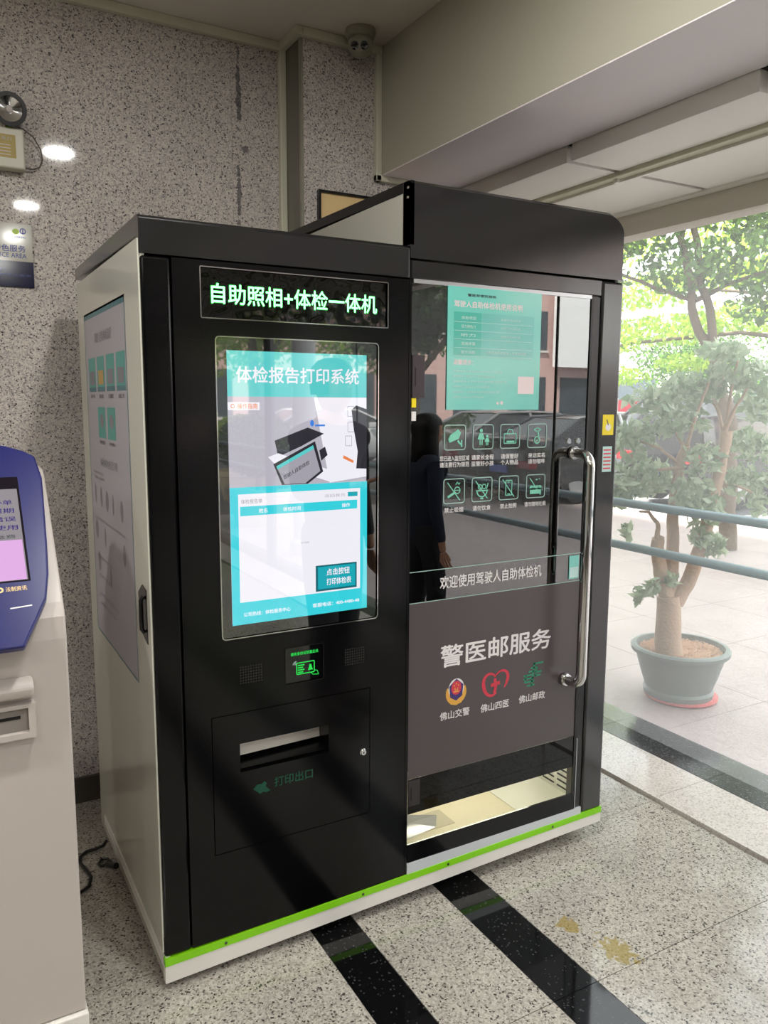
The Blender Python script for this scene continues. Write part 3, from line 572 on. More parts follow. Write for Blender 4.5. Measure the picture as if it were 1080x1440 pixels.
for z in (1.64, 1.60): MB().box((.7915, -.001, z-.014), (.806, .003, z+.014)).build('small_tab', G['yellow' if z > 1.62 else 'printwhite'], dg)
# teal notice on the door and the dark reader box behind it
MB().box((.876, .008, 1.611), (1.007, .03, 1.742)).build('inner_box', G['blackflat'], dg)
pt = MB().box((.917, .0006, 1.619), (1.285, .0022, 1.993)).build('teal_notice', G['postteal'], dg, label='teal printed notice sheet')
n1 = FR(.0003); n2 = FR(0)
text('驾驶人自助体检机使用说明', n1, .940, 1.205, 1.932, 1.952, .02).build('heading', G['postpink'], pt)
text('警医邮便民服务', n1, .990, 1.10, 1.966, 1.974, .01).build('heading', G['ink'], pt)
rect(n1, .940, 1.045, 1.787, 1.918).build('table', G['postteal2'], pt); rect(n1, 1.047, 1.255, 1.787, 1.918).build('table', P('teal_poster_mid', '#62bcb4', .12, ior=1.9), pt)
m = MB()
for i_, s_ in enumerate(('体检项目', '视力辨色力', '听力', '身高体重', '躯干四肢')):
    z = 1.896-i_*.026; text(s_, n2, .968, 1.022, z, z+.010, .005, m); pl(n2, [(.942, z-.008), (1.25, z-.008)], .0012, m)
text('合格后由系统自动上传体检结果', n2, 1.062, 1.225, 1.794, 1.803, .005, m)
for i_ in range(3): text('按提示完成检查', n2, 1.12, 1.20, 1.846+i_*.026, 1.853+i_*.026, 0, m)
m.build('table_print', G['postpale'], pt)
text('温馨提示：', n1, .940, 1.015, 1.758, 1.774, .02).build('heading', G['postpink'], pt)
m = MB()
for i_, w in enumerate((.19, .16, .21, .14, .18, .12)): text('请携带本人有效身份证件按流程办理', n1, .940, .94+w, 1.735-i_*.016, 1.742-i_*.016, 0, m)
m.build('small_print', G['postpale'], pt)
m = MB(); disc(n1, 1.115, 1.640, .005, m, 10); disc(n1, 1.131, 1.641, .006, m, 10); rect(n1, 1.195, 1.262, 1.670, 1.726, m); m.build('print_patch', G['postpink'], pt)
nt = MB().box((1.448, .001, 1.026), (1.4925, .0024, 1.109)).build('teal_label', G['postteal'], dg)
rect(FR(.0006), 1.451, 1.490, 1.03, 1.068).build('label_print', G['postpale'], nt)
# door pull: a bent steel tube
pth = [(1.447, .0, 1.470), (1.447, -.03, 1.471)]+[(1.447, -.042-.040*math.sin(a), 1.431+.040*math.cos(a)) for a in [math.radians(8*i) for i in range(0, 12)]]
pth = [(1.447, .0, 1.471)]+[(1.447, -.040-.042*math.sin(math.radians(t)), 1.429+.042*math.cos(math.radians(t))) for t in range(0, 91, 10)]+[(1.447, -.040-.042*math.cos(math.radians(t)), .702-.042*math.sin(math.radians(t))) for t in range(0, 91, 10)]+[(1.447, .0, .660)]
hd = MB().tube(pth, .0165, 18).build('door_handle', G['steel'], dg, smooth=True, label='polished steel D-shaped pull handle')
for z in (1.471, .660): MB().lathe([(0, .012), (.021, .012), (.024, .008), (.024, 0)], (1.447, 0, z), (0, -1, 0), 24).build('rosette', G['steel'], hd, smooth=True)
for x in (1.425, 1.467): MB().lathe([(0, .004), (.009, .004), (.011, 0)], (x, .003, 1.512), (0, -1, 0), 14).build('fixing', G['steel'], hd)
# ---- left side: poster and recessed pull
SF = (Vector((-.0008, 0, 0)), Vector((0, -1, 0)), Vector((0, 0, 1)))
def SX(d): return (Vector((-.0008-d, 0, 0)), Vector((0, -1, 0)), Vector((0, 0, 1)))
ps = MB().box((-.0012, .190, .840), (.0, .832, 1.926)).build('side_poster', G['sidepaper'], B, label='tall white instruction poster with teal pictures')
yy = lambda t: -.832+t*.642      # t from the far edge to the near edge
def zz(s_): return 1.926-s_*1.086
rrect(SX(.0006), yy(0), yy(1), .840, 1.926, .006, r=.001).build('border', G['sideteal'], ps)
rect(SX(.0006), yy(0), yy(1), 1.906, 1.926).build('border', G['sideteal'], ps)
text('驾驶人自助体检流程', SX(.0006), yy(.28), yy(.70), zz(.095), zz(.065), .01).build('heading', G['sidegrey'], ps)
text('体检机功能区介绍', SX(.0006), yy(.30), yy(.72), zz(.455), zz(.430), .01).build('heading', G['sidegrey'], ps)
for i_ in range(4):
    a = .08+i_*.235; rect(SX(.0006), yy(a), yy(a+.19), zz(.235), zz(.135)).build('picture', G['sideteal2'], ps); rect(SX(.0010), yy(a+.03), yy(a+.16), zz(.215), zz(.175)).build('picture', G[('sidegrey', 'sidegold', 'sidegrey', 'sidegrey')[i_]], ps)
    rect(SX(.0010), yy(a), yy(a+.19), zz(.235), zz(.222)).build('picture', G['sideteal'], ps)
    text(('取号', '体检', '打印报告', '完成上传')[i_], SX(.0006), yy(a+.03), yy(a+.15), zz(.255), zz(.243), .01).build('caption', G['sidedark'], ps)
for i_ in range(2):
    a = .29+i_*.24; rect(SX(.0006), yy(a), yy(a+.19), zz(.370), zz(.280)).build('picture', G['sideteal2'], ps); disc(SX(.0010), yy(a+.10), zz(.32), .03, rz=.022).build('picture', G['sidegrey'], ps)
    text('体检照片', SX(.0006), yy(a+.02), yy(a+.17), zz(.388), zz(.377), .01).build('caption', G['sidedark'], ps)
m = MB()
for z_, t0, w in ((.475, .1, .25), (.49, .1, .3), (.62, .08, .75), (.74, .1, .4), (.80, .12, .35), (.86, .12, .5), (.89, .14, .4)):
    text('请按照屏幕提示依次完成各项检查内容', SX(.0006), yy(t0), yy(t0+w), zz(z_+.009), zz(z_), 0, m)
m.build('small_print', G['sidegrey'], ps)
for i_, (t0, z_) in enumerate(((.12, .545), (.28, .55), (.43, .555), (.58, .555), (.78, .56), (.12, .66), (.34, .67), (.80, .68), (.15, .76), (.45, .78))):
    disc(SX(.0006), yy(t0), zz(z_), .014+.006*(i_ % 3), None, 14, 0, .034).build('pictogram', G['sidegrey'], ps)
rc = MB().prism([(-.0018, .150, 1.118), (-.0018, .100, 1.148), (-.0018, .056, 1.140), (-.0018, .056, .99), (-.0018, .094, .998), (-.0018, .150, 1.02)], (.002, 0, 0)).build('side_pull', G['blackflat'], B, label='black recessed pull on the cream side')
MB().tube([(-.004, .075, 1.12), (-.012, .075, 1.11), (-.012, .075, 1.03), (-.004, .075, 1.02)], .006, 8).build('grip', G['rubber'], rc, smooth=True)
# papers in a clear sleeve lying on the booth floor
dsx = thing('document_sleeve', (.90, .25, .1), 'crumpled clear plastic sleeve of papers on the cream booth floor behind the glass', 'plastic sleeve')
sv = MB(); q = [(0, 0), (.18, .03), (.23, .10), (.12, .16), (-.02, .12), (-.06, .05)]
nv = [(.90-.04+a, .18+b, .1015) for a, b in q]; ctr = (.95, .25, .122)
sv.add(nv+[ctr], [(i, (i+1) % 6, 6) for i in range(6)]+[tuple(range(5, -1, -1))]); sv.build('sleeve', G['plastic'], dsx)
MB().box((.99, .20, .1002), (1.12, .31, .1010)).build('paper', P('grey_card', '#b9b39a', .5), dsx)
for i_ in range(5): MB().box((.83+i_*.028, .305+.003*i_, .1003), (.848+i_*.028, .318+.003*i_, .112)).build('white_tab', G['printwhite'], dsx)
# ------------------------------------------------------------------ blue and cream kiosk beside the booth
K = thing('ticket_kiosk', (-.48, 0, 0), 'cream floor kiosk with tilted blue screen bezel and receipt slot, cut by picture edge', 'kiosk')
def kp(mb, name, mat, parent=K, **k): return mb.build(name, mat, parent, **k)
KX0, KX1 = -.73, -.23
prof = [(-.153, .150), (-.153, 1.10), (-.146, 1.150), (-.125, 1.180), (.118, 1.457), (.140, 1.470), (.330, 1.476), (.365, 1.455), (.380, 1.40), (.380, .150)]
kp(MB().prism([(KX0, a, b) for a, b in prof], (KX1-KX0, 0, 0)), 'housing', G['kiosk'], bevel=.006, seg=3)
kp(MB().box((KX0-.004, -.165, 0), (KX1+.004, .375, .148)), 'plinth', G['white'], bevel=.003)
Vd = Vector((0, .6552, .7555)); Nn = Vector((0, -.7555, .6552)); O0 = Vector((0, -.153, 1.144))
def KF(h): return (O0+Nn*h, Vector((1, 0, 0)), Vd)
right = [(-.325, -.068), (-.290, .000), (-.268, .045), (-.256, .11), (-.250, .19), (-.242, .34), (-.240, .385), (-.250, .452), (-.275, .470), (-.315, .487), (-.37, .498)]
outl = right+[(-.96-a, b) for a, b in reversed(right)]
o_, u_, v_ = KF(.004)
bz = kp(MB().prism([o_+u_*a+v_*b for a, b in outl], Nn*.024), 'screen_bezel', G['kioskblue'], bevel=.005, seg=3, label='blue curved bezel around the kiosk screen')
kf = lambda d=0: KF(.0283+d)
kp(rect(kf(), -.665, -.296, .094, .388), 'screen', G['kdark'], bz)
kp(rect(kf(.0004), -.658, -.301, .098, .352), 'screen_page', G['kscreen'], bz)
kp(rect(kf(.0007), -.658, -.3035, .099, .206), 'screen_page', G['kpink'], bz)
m = MB()
for i_, t_ in enumerate(('可在此自助办单', '如逾期已超期', '若信息是错误', '请联系后使用')): text(t_, kf(.0009), -.47, -.315+.002*i_, .306-i_*.024, .320-i_*.024, .006, m)
m.build('screen_lettering', G['kpurple'], bz); text('扫码关注查看缴费', kf(.0009), -.50, -.316, .210, .221, .012).build('screen_lettering', G['ink'], bz)
text('法制资讯', kf(.0002), -.350, -.306, .071, .083, .01).build('lettering', G['certpaper'], bz); disc(kf(.0002), -.361, .0765, .007, ri=.003).build('round_mark', G['certpaper'], bz)
pl(kf(.0002), [(-.345, .028), (-.30, .031)], .003).build('light_line', G['printwhite'], bz); disc(kf(.0002), -.38, .015, .010).build('round_button', G['printwhite'], bz)
kp(MB().prism([(-.66, -.153, .968), (-.66, -.185, .985), (-.66, -.190, 1.005), (-.66, -.178, 1.020), (-.66, -.153, 1.026)], (.352, 0, 0)), 'receipt_hood', G['kiosk'], bevel=.008, seg=3)
kp(plate(-.176, -.150, -.66, -.308, .885, .965, [(-.645, -.322, .898, .956)]), 'slot_frame', G['kiosk'], bevel=.002)
kp(MB().box((-.645, -.158, .898), (-.322, -.150, .956)), 'slot_plate', P('slot_plate_grey', '#9a948e', .4)); kp(MB().box((-.62, -.162, .928), (-.338, -.157, .934)), 'paper_slot', G['gap'])
# ------------------------------------------------------------------ things on the back wall
E1 = thing('emergency_light', (-.27, YW, 2.46), 'ivory wall box emergency light with round black-rimmed lamps on the granite wall', 'emergency light')
MB().box((-.42, YW-.055, 2.462), (-.119, YW, 2.600)).build('housing', G['lampbox'], E1, bevel=.006)
lb = MB().box((-.225, YW-.0562, 2.497), (-.148, YW-.0548, 2.575)).build('label_plate', G['amberlabel'], E1)
text('应急灯', FR(YW-.0566), -.215, -.158, 2.555, 2.567, .01).build('lettering', G['signwhite'], lb)
m = MB()
for i_ in range(4): rect(FR(YW-.0566), -.215, -.165, 2.505+i_*.011, 2.508+i_*.011, m)
m.build('print_line', G['kiosk'], lb)
for x in (-.165, -.375):
    ax = Vector((.10, -1, -.18)).normalized(); c = Vector((x, YW-.06, 2.658))
    hd_ = MB().lathe([(.0, -.045), (.03, -.04), (.050, -.01), (.056, .012), (.056, .022), (.042, .022), (.041, .014)], c, ax, 28).build('lamp_head', G['rubber'], E1, smooth=True, label='round black-rimmed spotlight')
    MB().lathe([(0, .004), (.02, .008), (.041, .018)], c, ax, 28).build('reflector', G['chrome'], hd_, smooth=True)
    MB().lathe([(0, .014), (.010, .013), (.014, .004)], c, ax, 14).build('bulb', G['kiosk'], hd_, smooth=True)
    MB().box((x-.012, YW-.04, 2.598), (x+.012, YW-.02, 2.64)).build('bracket', P('bracket_lime', '#8aa04a', .5), hd_)
MB().tube([(-.155, YW-.05, 2.61), (-.12, YW-.04, 2.606), (-.085, YW-.025, 2.588), (-.062, YW-.018, 2.55), (-.056, YW-.015, 2.515), (-.068, YW-.015, 2.487), (-.09, YW-.02, 2.476), (-.120, YW-.025, 2.476)], .0028, 6).build('cable', P('lamp_cable_grey', '#55504a', .5), E1, smooth=True)
SG = thing('wall_sign', (-.35, YW, 2.05), 'white and navy service area notice board on the granite wall', 'wall sign')
MB().box((-.70, YW-.008, 2.148), (-.106, YW, 2.282)).build('upper_board', G['signwhite'], SG); MB().box((-.70, YW-.008, 2.056), (-.106, YW, 2.1475)).build('lower_board', G['signnavy'], SG)
f_ = FR(YW-.0085)
text('窗口特色服务', f_, -.292, -.130, 2.181, 2.205, .012).build('lettering', G['signblue'], SG); text('SERVICE AREA', f_, -.262, -.128, 2.160, 2.176, .008).build('lettering', G['signblue'], SG)
disc(f_, -.160, 2.253, .012, rz=.010).build('round_logo', G['signlime'], SG); m = disc(f_, -.136, 2.256, .011, ri=.007); rect(f_, -.138, -.134, 2.249, 2.262, m); m.build('round_logo', G['signblue'], SG)
text('政务服务中心', f_, -.166, -.126, 2.230, 2.238, .01).build('small_lettering', G['signblue'], SG)
text('为您提供便捷高效服务', f_, -.33, -.115, 2.094, 2.102).build('small_lettering', G['signblue'], SG); text('温馨服务', f_, -.25, -.20, 2.112, 2.120).build('small_lettering', G['signblue'], SG)
CF = thing('framed_certificate', (1.2, YP, 2.2), 'tan framed notice with thin black frame on the granite pier', 'picture frame')
fr_ = plate(YP-.02, YP, .974, 1.46, 2.17, 2.508, [(.984, 1.45, 2.18, 2.498)]); fr_.build('frame', G['blackflat'], CF); MB().box((.984, YP-.010, 2.18), (1.45, YP-.004, 2.498)).build('sheet', G['certpaper'], CF)
# security camera on the ceiling
SCm = thing('security_camera', (1.12, .955, ZC), 'small cream dome security camera with two black eyes under the ceiling corner', 'security camera')
c = Vector((1.12, .955, ZC)); MB().lathe([(.0, 0), (.060, 0), (.062, -.012), (.056, -.030), (.048, -.034)], c, (0, 0, 1), 32).build('mount', G['domewhite'], SCm, smooth=True)
bc = c+Vector((0, 0, -.055)); dv = (CAM-bc).normalized(); dv = (dv+Vector((-.05, .1, .0))).normalized()
ball = MB().lathe([(.050*math.sin(math.radians(t)), -.050*math.cos(math.radians(t))) for t in range(0, 151, 10)]+[(.022, .046), (0, .046)], bc, dv, 28).build('ball', G['domewhite'], SCm, smooth=True)
sx_ = dv.cross(Vector((0, 0, 1))).normalized()
for s_ in (-1, 1):
    cc = bc+sx_*.019*s_+dv*.040
    e_ = MB().lathe([(0, .008), (.012, .008), (.0155, .007), (.016, -.006)], cc, dv, 20).build('lens', G['lens'], ball, smooth=True)
# power cables on the floor

pc = thing('power_cable', (-.1, .7, 0), 'black power cable snaking on the floor from booth to kiosk', 'cable')
MB().tube([(-.014, .79, .05), (-.022, .80, .03), (-.045, .82, .012), (-.08, .825, .008), (-.105, .80, .008), (-.112, .76, .008), (-.098, .70, .008), (-.092, .65, .008), (-.108, .60, .008), (-.15, .57, .008), (-.20, .55, .008), (-.30, .50, .008)], .006, 8).build('cord', G['rubber'], pc, smooth=True)
pc2 = thing('plug_lead', (-.02, .68, 0), 'short black plug lead curled at the foot of the booth side', 'plug')
MB().tube([(-.016, .60, .055), (-.028, .63, .045), (-.035, .66, .035)], .011, 10).build('plug', G['rubber'], pc2, smooth=True)
MB().tube([(-.035, .66, .03), (-.05, .69, .015), (-.055, .72, .008), (-.04, .75, .008), (-.02, .74, .008), (-.012, .70, .008)], .005, 8).build('cord', G['rubber'], pc2, smooth=True)
# ceiling downlights: one row mirrored in the granite, the rest added for fill
for (x, y) in ((.286, -.747), (.254, -2.258), (.27, -3.6), (-1.6, -.747), (-1.6, -2.258), (-1.6, -3.6), (-3.4, -.747), (-3.4, -2.6), (.27, -5.2), (-1.6, -5.2)):
    d_ = thing('downlight_and_fill', (x, y, ZC), 'round white lobby ceiling downlight, one of a set partly added for fill', 'downlight', 'recessed downlights of the lobby ceiling')
    MB().lathe([(.098, 0), (.118, 0), (.118, -.006), (.098, -.010), (.095, 0)], (x, y, ZC), n=28).build('ring', G['white'], d_, smooth=True)
    MB().lathe([(0, -.004), (.078, -.004)], (x, y, ZC), n=28).build('diffuser', G['lampwhite'], d_)
    la = bpy.data.objects.new('lamp_light', bpy.data.lights.new('lamp_light', 'AREA')); COL.objects.link(la)
    la.data.shape = 'DISK'; la.data.size = .155; la.data.energy = 29 if y > -1 else 14; la.data.color = (1, .985, .94); la.location = (x, y, ZC-.012)
# ------------------------------------------------------------------ planting
def leafmesh(name, clumps, n, size, mat, parent, aspect=.45, droop=.3, seed=1, shell=.0):
    """n separate folded leaves scattered through ellipsoid clumps [(centre, radii)]"""
    rg = np.random.default_rng(seed); w = np.array([r[0]*r[1]*r[2] for c, r in clumps])**.6; w /= w.sum(); cnt = rg.multinomial(n, w); P_ = []
    for (c, r), k in zip(clumps, cnt):
        d = rg.normal(size=(k, 3)); d /= np.linalg.norm(d, axis=1)[:, None]; rad = (rg.random(k)**(1/3*(1-shell)))[:, None]; P_.append(np.array(c)+d*rad*np.array(r))
    P_ = np.concatenate(P_); k = len(P_)
    a = rg.normal(size=(k, 3)); a[:, 2] -= droop; a /= np.linalg.norm(a, axis=1)[:, None]
    b = np.cross(a, rg.normal(size=(k, 3))); b /= np.linalg.norm(b, axis=1)[:, None]; nrm = np.cross(a, b)
    L_ = (size*(.6+.8*rg.random(k)))[:, None]
    v = np.stack([P_-a*L_*.5, P_+b*L_*aspect*.5-nrm*L_*.05, P_+a*L_*.5, P_-b*L_*aspect*.5-nrm*L_*.05], 1).reshape(-1, 3)
    v = v-np.array(ORG[parent.name]); me = bpy.data.meshes.new(name); me.vertices.add(4*k); me.vertices.foreach_set('co', v.astype(np.float32).ravel())
    me.loops.add(4*k); me.loops.foreach_set('vertex_index', np.arange(4*k, dtype=np.int32)); me.polygons.add(k); me.polygons.foreach_set('loop_start', np.arange(0, 4*k, 4, dtype=np.int32)); me.polygons.foreach_set('loop_total', np.full(k, 4, dtype=np.int32))
    me.update(); me.validate(); me.materials.append(mat); o = bpy.data.objects.new(name, me); COL.objects.link(o); o.parent = parent; ORG[o.name] = ORG[parent.name]; o['kind'] = 'stuff'; return o
def limb(path, r0, r1, wob=.0, seed=3):
    rr = random.Random(seed); n = len(path); out = [Vector(p) for p in path]
    for _ in range(2):
        q = []
        for a, b in zip(out, out[1:]): q += [a, a.lerp(b, .5)+Vector((rr.uniform(-wob, wob), rr.uniform(-wob, wob), 0))]
        out = q+[out[-1]]
    k = len(out); return MB().tube(out, [r0+(r1-r0)*i/(k-1) for i in range(k)], 10)
# potted money tree just outside the glass
PT = thing('potted_tree', (3.10, .86, 0), 'multi-stem potted tree in a grey bowl pot on the plaza just outside the glass', 'potted tree')
pcx, pcy = 3.10, .86
MB().lathe([(0, .0), (.18, .0), (.197, .012), (.197, .022), (.17, .022)], (pcx+.012, pcy-.01, 0), n=40).build('saucer', G['saucer'], PT, smooth=True)
MB().lathe([(.0, .022), (.185, .022), (.190, .05), (.180, .065), (.205, .14), (.228, .22), (.240, .262), (.262, .268), (.266, .290), (.255, .300), (.236, .300), (.228, .262), (0, .262)], (pcx, pcy, 0), n=48).build('pot', G['potclay'], PT, smooth=True)
gv = MB(); gr = random.Random(5)
for _ in range(900):
    a = gr.random()*6.283; r_ = .222*math.sqrt(gr.random()); x, y, z = pcx+r_*math.cos(a), pcy+r_*math.sin(a), .268+.012*(1-r_/.23)+gr.random()*.01; s_ = gr.uniform(.006, .011)
    gv.add([(x-s_, y, z), (x, y-s_, z), (x+s_, y, z), (x, y+s_, z), (x, y, z+s_*.9)], [(0, 1, 4), (1, 2, 4), (2, 3, 4), (3, 0, 4)])
MB().lathe([(0, .272), (.232, .262)], (pcx, pcy, 0), n=32).build('soil', G['gravel'], PT); gv.build('gravel', G['gravel'], PT, kind='stuff')
def T3(x, z, d=0): return Vector((2.978+.8697*x+.4935*d, .845-.4935*x+.8697*d, z))    # across and away from the viewer side
def tb(path, r0, r1, nm='stem', par=PT, mat='bark', wob=.004, sd=1): return limb(path, r0, r1, wob, sd).build(nm, G[mat], par, smooth=True)
tb([(2.99, .84, .26), (2.975, .845, .42), (2.965, .85, .60)], .078, .062, 'trunk')
tb([T3(-.01, .56), T3(-.06, .72), T3(-.085, .86), T3(-.085, .92)], .042, .034, sd=2); tb([T3(-.085, .90), T3(-.09, 1.0)], .016, .012, sd=3)
tb([T3(0, .58, .02), T3(.01, .80, .03), T3(0, 1.08, .03), T3(.02, 1.34, .02), T3(.04, 1.42)], .040, .022, sd=4)
tb([T3(.03, .56), T3(.10, .70), T3(.15, .92, -.03), T3(.20, 1.24, -.04), T3(.235, 1.50, -.04)], .044, .030, sd=5)
for i_, (a, b, c_, d_) in enumerate(((.235, 1.48, .20, 1.66), (.235, 1.47, .30, 1.72), (.04, 1.40, -.08, 1.58), (.04, 1.40, .10, 1.75), (-.09, 1.0, -.16, 1.05), (.235, 1.5, .24, 1.86), (.04, 1.3, -.22, 1.45), (.20, 1.2, .36, 1.18), (.02, 1.3, -.30, 1.2))):
    tb([T3(a, b), T3((a+c_)/2, (b+d_)/2+.03, .05*(-1)**i_), T3(c_, d_, .1*(-1)**i_)], .011, .005, 'twig', sd=10+i_)
cl = []
for (x, z, rx, rz, d) in ((-.25, 1.26, .17, .12, 0), (-.22, 1.45, .15, .10, .1), (-.08, 1.24, .17, .10, .12), (-.30, 1.14, .10, .06, 0), (.0, 1.55, .20, .09, .05), (-.18, 1.66, .16, .07, -.05), (.08, 1.72, .20, .09, .05), (.30, 1.80, .20, .08, 0), (.25, 1.92, .18, .05, .1), (.10, 1.36, .13, .10, -.08), (.05, 1.18, .14, .09, -.1), (.12, 1.08, .13, .09, -.1), (.36, 1.22, .14, .10, 0), (.40, 1.42, .14, .10, .05), (.46, 1.66, .14, .12, .1), (.44, 1.10, .07, .07, 0), (.12, .95, .08, .07, -.08), (.21, .88, .07, .07, -.05), (-.12, .66, .05, .05, -.05), (-.19, .62, .04, .05, -.05), (-.02, .70, .05, .04, -.06), (-.25, .95, .04, .05, 0), (.55, 1.28, .10, .14, 0)):
    cl.append((tuple(T3(x, z, d)), (rx*.95, rx*.75, rz)))
leafmesh('foliage', cl, 2700, .066, G['leaf'], PT, .46, .5, 4)
# street trees: trunk, limbs and crown each; the crowns reach over the plaza
def tree(loc, label, trunks, crowns, group=None, leaf='leafdark', n=9000, size=.11, seed=1, bark='bark2', cat='tree'):
    t = thing('street_tree', loc, label, cat, group)
    for i, (path, r0, r1) in enumerate(trunks): tb([Vector(loc)+Vector(p) for p in path], r0, r1, 'trunk' if i == 0 else 'limb', t, bark, .03, seed+i)
    leafmesh('foliage', [(tuple(Vector(loc)+Vector(c)), r) for c, r in crowns], n, size, G[leaf], t, .5, .2, seed); return t
# (screen-left is -u, away is +w for the viewer: u = (.8697,-.4935), w = (.4935,.8697))
def uw(u, w): return (.8697*u+.4935*w, -.4935*u+.8697*w)
tree((7.30, 3.72, 0), 'grey forked street tree with dark green crown beyond the potted tree',
     [([(0, 0, 0), (-.03, .03, .9), (-.10, .06, 1.55), (-.17, .14, 1.9)], .10, .085), ([(-.17, .14, 1.86), (-.30, .22, 2.3), (-.48, .30, 2.8), (-.60, .38, 3.4), (-.6, .4, 4.2)], .06, .03), ([(-.17, .14, 1.86), (-.28, .16, 2.4), (-.38, .26, 2.9), (-.50, .30, 3.5), (-.2, .2, 4.4)], .055, .03),
      ([(-.45, .28, 2.75), (-.9, .6, 2.95), (-1.4, .9, 3.2)], .025, .012), ([(-.45, .28, 2.75), (.1, .1, 3.0), (.6, -.1, 3.2)], .03, .015)],
     [((-.6+x, .35+y, z), (r, r, r*.55)) for x, y, z, r in ((-.9, .6, 3.0, .55), (-1.3, .9, 2.6, .4), (-.5, .3, 3.5, .6), (.1, 0, 3.1, .55), (.6, -.4, 3.2, .6), (.9, -.5, 2.75, .5), (.4, -.2, 3.9, .8), (-.8, .5, 4.0, .8), (-1.5, .9, 3.6, .6), (0, 0, 4.6, 1.0), (1.2, -.7, 3.6, .7))], n=7500, size=.10, seed=21)
tree((11.6, 8.6, 0), 'sunlit yellow-green spreading tree whose flat boughs fill the middle distance',
     [([(2.0, -3.0, 0), (1.9, -2.9, 1.8), (1.7, -2.7, 2.9), (1.6, -2.6, 4.2)], .16, .10), ([(1.7, -2.75, 2.6), (.6, -1.2, 2.9), (-.6, .3, 2.75), (-1.6, 1.3, 2.4)], .05, .02), ([(1.7, -2.75, 2.9), (.8, -1.8, 3.5), (-.2, -.6, 3.7)], .05, .02)],
     [((x, y, z), (r, r, r*.26)) for x, y, z, r in ((-1.4, 1.4, 3.3, 1.1), (-.4, .4, 3.7, 1.2), (.6, -.6, 4.0, 1.2), (1.6, -1.8, 4.0, 1.3), (-1.0, .8, 2.75, 1.0), (.1, .0, 3.0, 1.1), (1.1, -1.0, 3.2, 1.2), (1.9, -2.2, 3.0, 1.1), (2.4, -2.8, 3.6, 1.2), (-1.9, 2.0, 2.3, .8), (-.6, .8, 2.15, .8), (.5, -.3, 2.4, .7), (2.6, -2.6, 2.4, .9), (1.3, -.8, 4.7, 1.3), (-.5, 1.0, 4.6, 1.2))], leaf='leafsun', n=10500, size=.13, seed=31)
for i_, (u, w, z, r, lf, lb_) in enumerate(((4.6, 29, 3.0, 2.8, 'leafdark', 'round green tree standing behind the red banner'), (11.2, 29, 2.8, 2.6, 'leafdark', 'green tree standing behind the green and yellow banner'), (16.4, 25, 3.2, 2.9, 'leafsun', 'light green tree behind the parked black van'))):
    x, y = uw(u, w); x += CAM.x; y += CAM.y
    tree((x, y, 0), lb_, [([(0, 0, 0), (.05, 0, z*.5), (0, .05, z*1.2)], .16, .08)], [((dx*r*.5, dy*r*.5, z+dz*r*.4), (r*.55, r*.55, r*.4)) for dx, dy, dz in ((0, 0, 0), (1, .3, .2), (-1, -.2, .1), (.2, 1, .4), (.2, -1, -.3), (0, 0, 1), (.6, -.6, .8), (-.6, .5, .7))], leaf=lf, n=6000, size=.16, seed=41+i_, group=None)
# trees seen only in the booth's reflections, further along the street
for i_, (x, y, z, r, lf, lb_) in enumerate(((6.8, -9.9, 3.2, 1.6, 'leafshade', 'dark leafy tree by the kerb near the parked silver car'), (5.2, -13.5, 3.3, 2.2, 'leafsun', 'light green tree further along the plaza kerb'), (3.6, -22, 3.0, 2.0, 'leafdark', 'green tree near the far end of the plaza'), (11.2, -18.5, 3.6, 2.2, 'leafdark', 'green tree beyond the parked cars'))):
    tree((x, y, 0), lb_, [([(0, 0, 0), (.1, 0, z*.5), (0, .1, z*.9)], .15, .09), ([(0, 0, z*.6), (.6, .5, z*.9), (1.0, .8, z*1.1)], .06, .03)], [((dx*r*.5, dy*r*.5, z+dz*r*.45), (r*.6, r*.6, r*.42)) for dx, dy, dz in ((0, 0, 0), (1, .3, .2), (-1, -.2, .1), (.2, 1, .4), (.2, -1, -.3), (0, 0, 1), (.6, -.6, .8))], leaf=lf, n=7000, size=.16, seed=61+i_)
for i_, (x, y, r, lb_) in enumerate(((3.3, -8.0, .55, 'round clipped shrub in a beige tub by the lobby glass'), (4.0, -10.6, .5, 'round clipped shrub in a beige tub farther down the plaza'))):
    t = thing('potted_shrub', (x, y, 0), lb_, 'potted shrub'); MB().lathe([(0, 0), (.32, 0), (.42, .40), (.46, .42), (.46, .5), (.40, .5), (.38, .44), (0, .44)], (x, y, 0), n=32).build('tub', P('tub_beige', '#c9b48a', .6), t, smooth=True)
    tb([(x, y, .4), (x, y, .9)], .05, .03, 'stem', t); leafmesh('foliage', [((x, y, 1.05), (r, r, r*.75))], 2500, .09, G['leafsun' if i_ else 'leafdark'], t, .5, 0, 71+i_, .6)
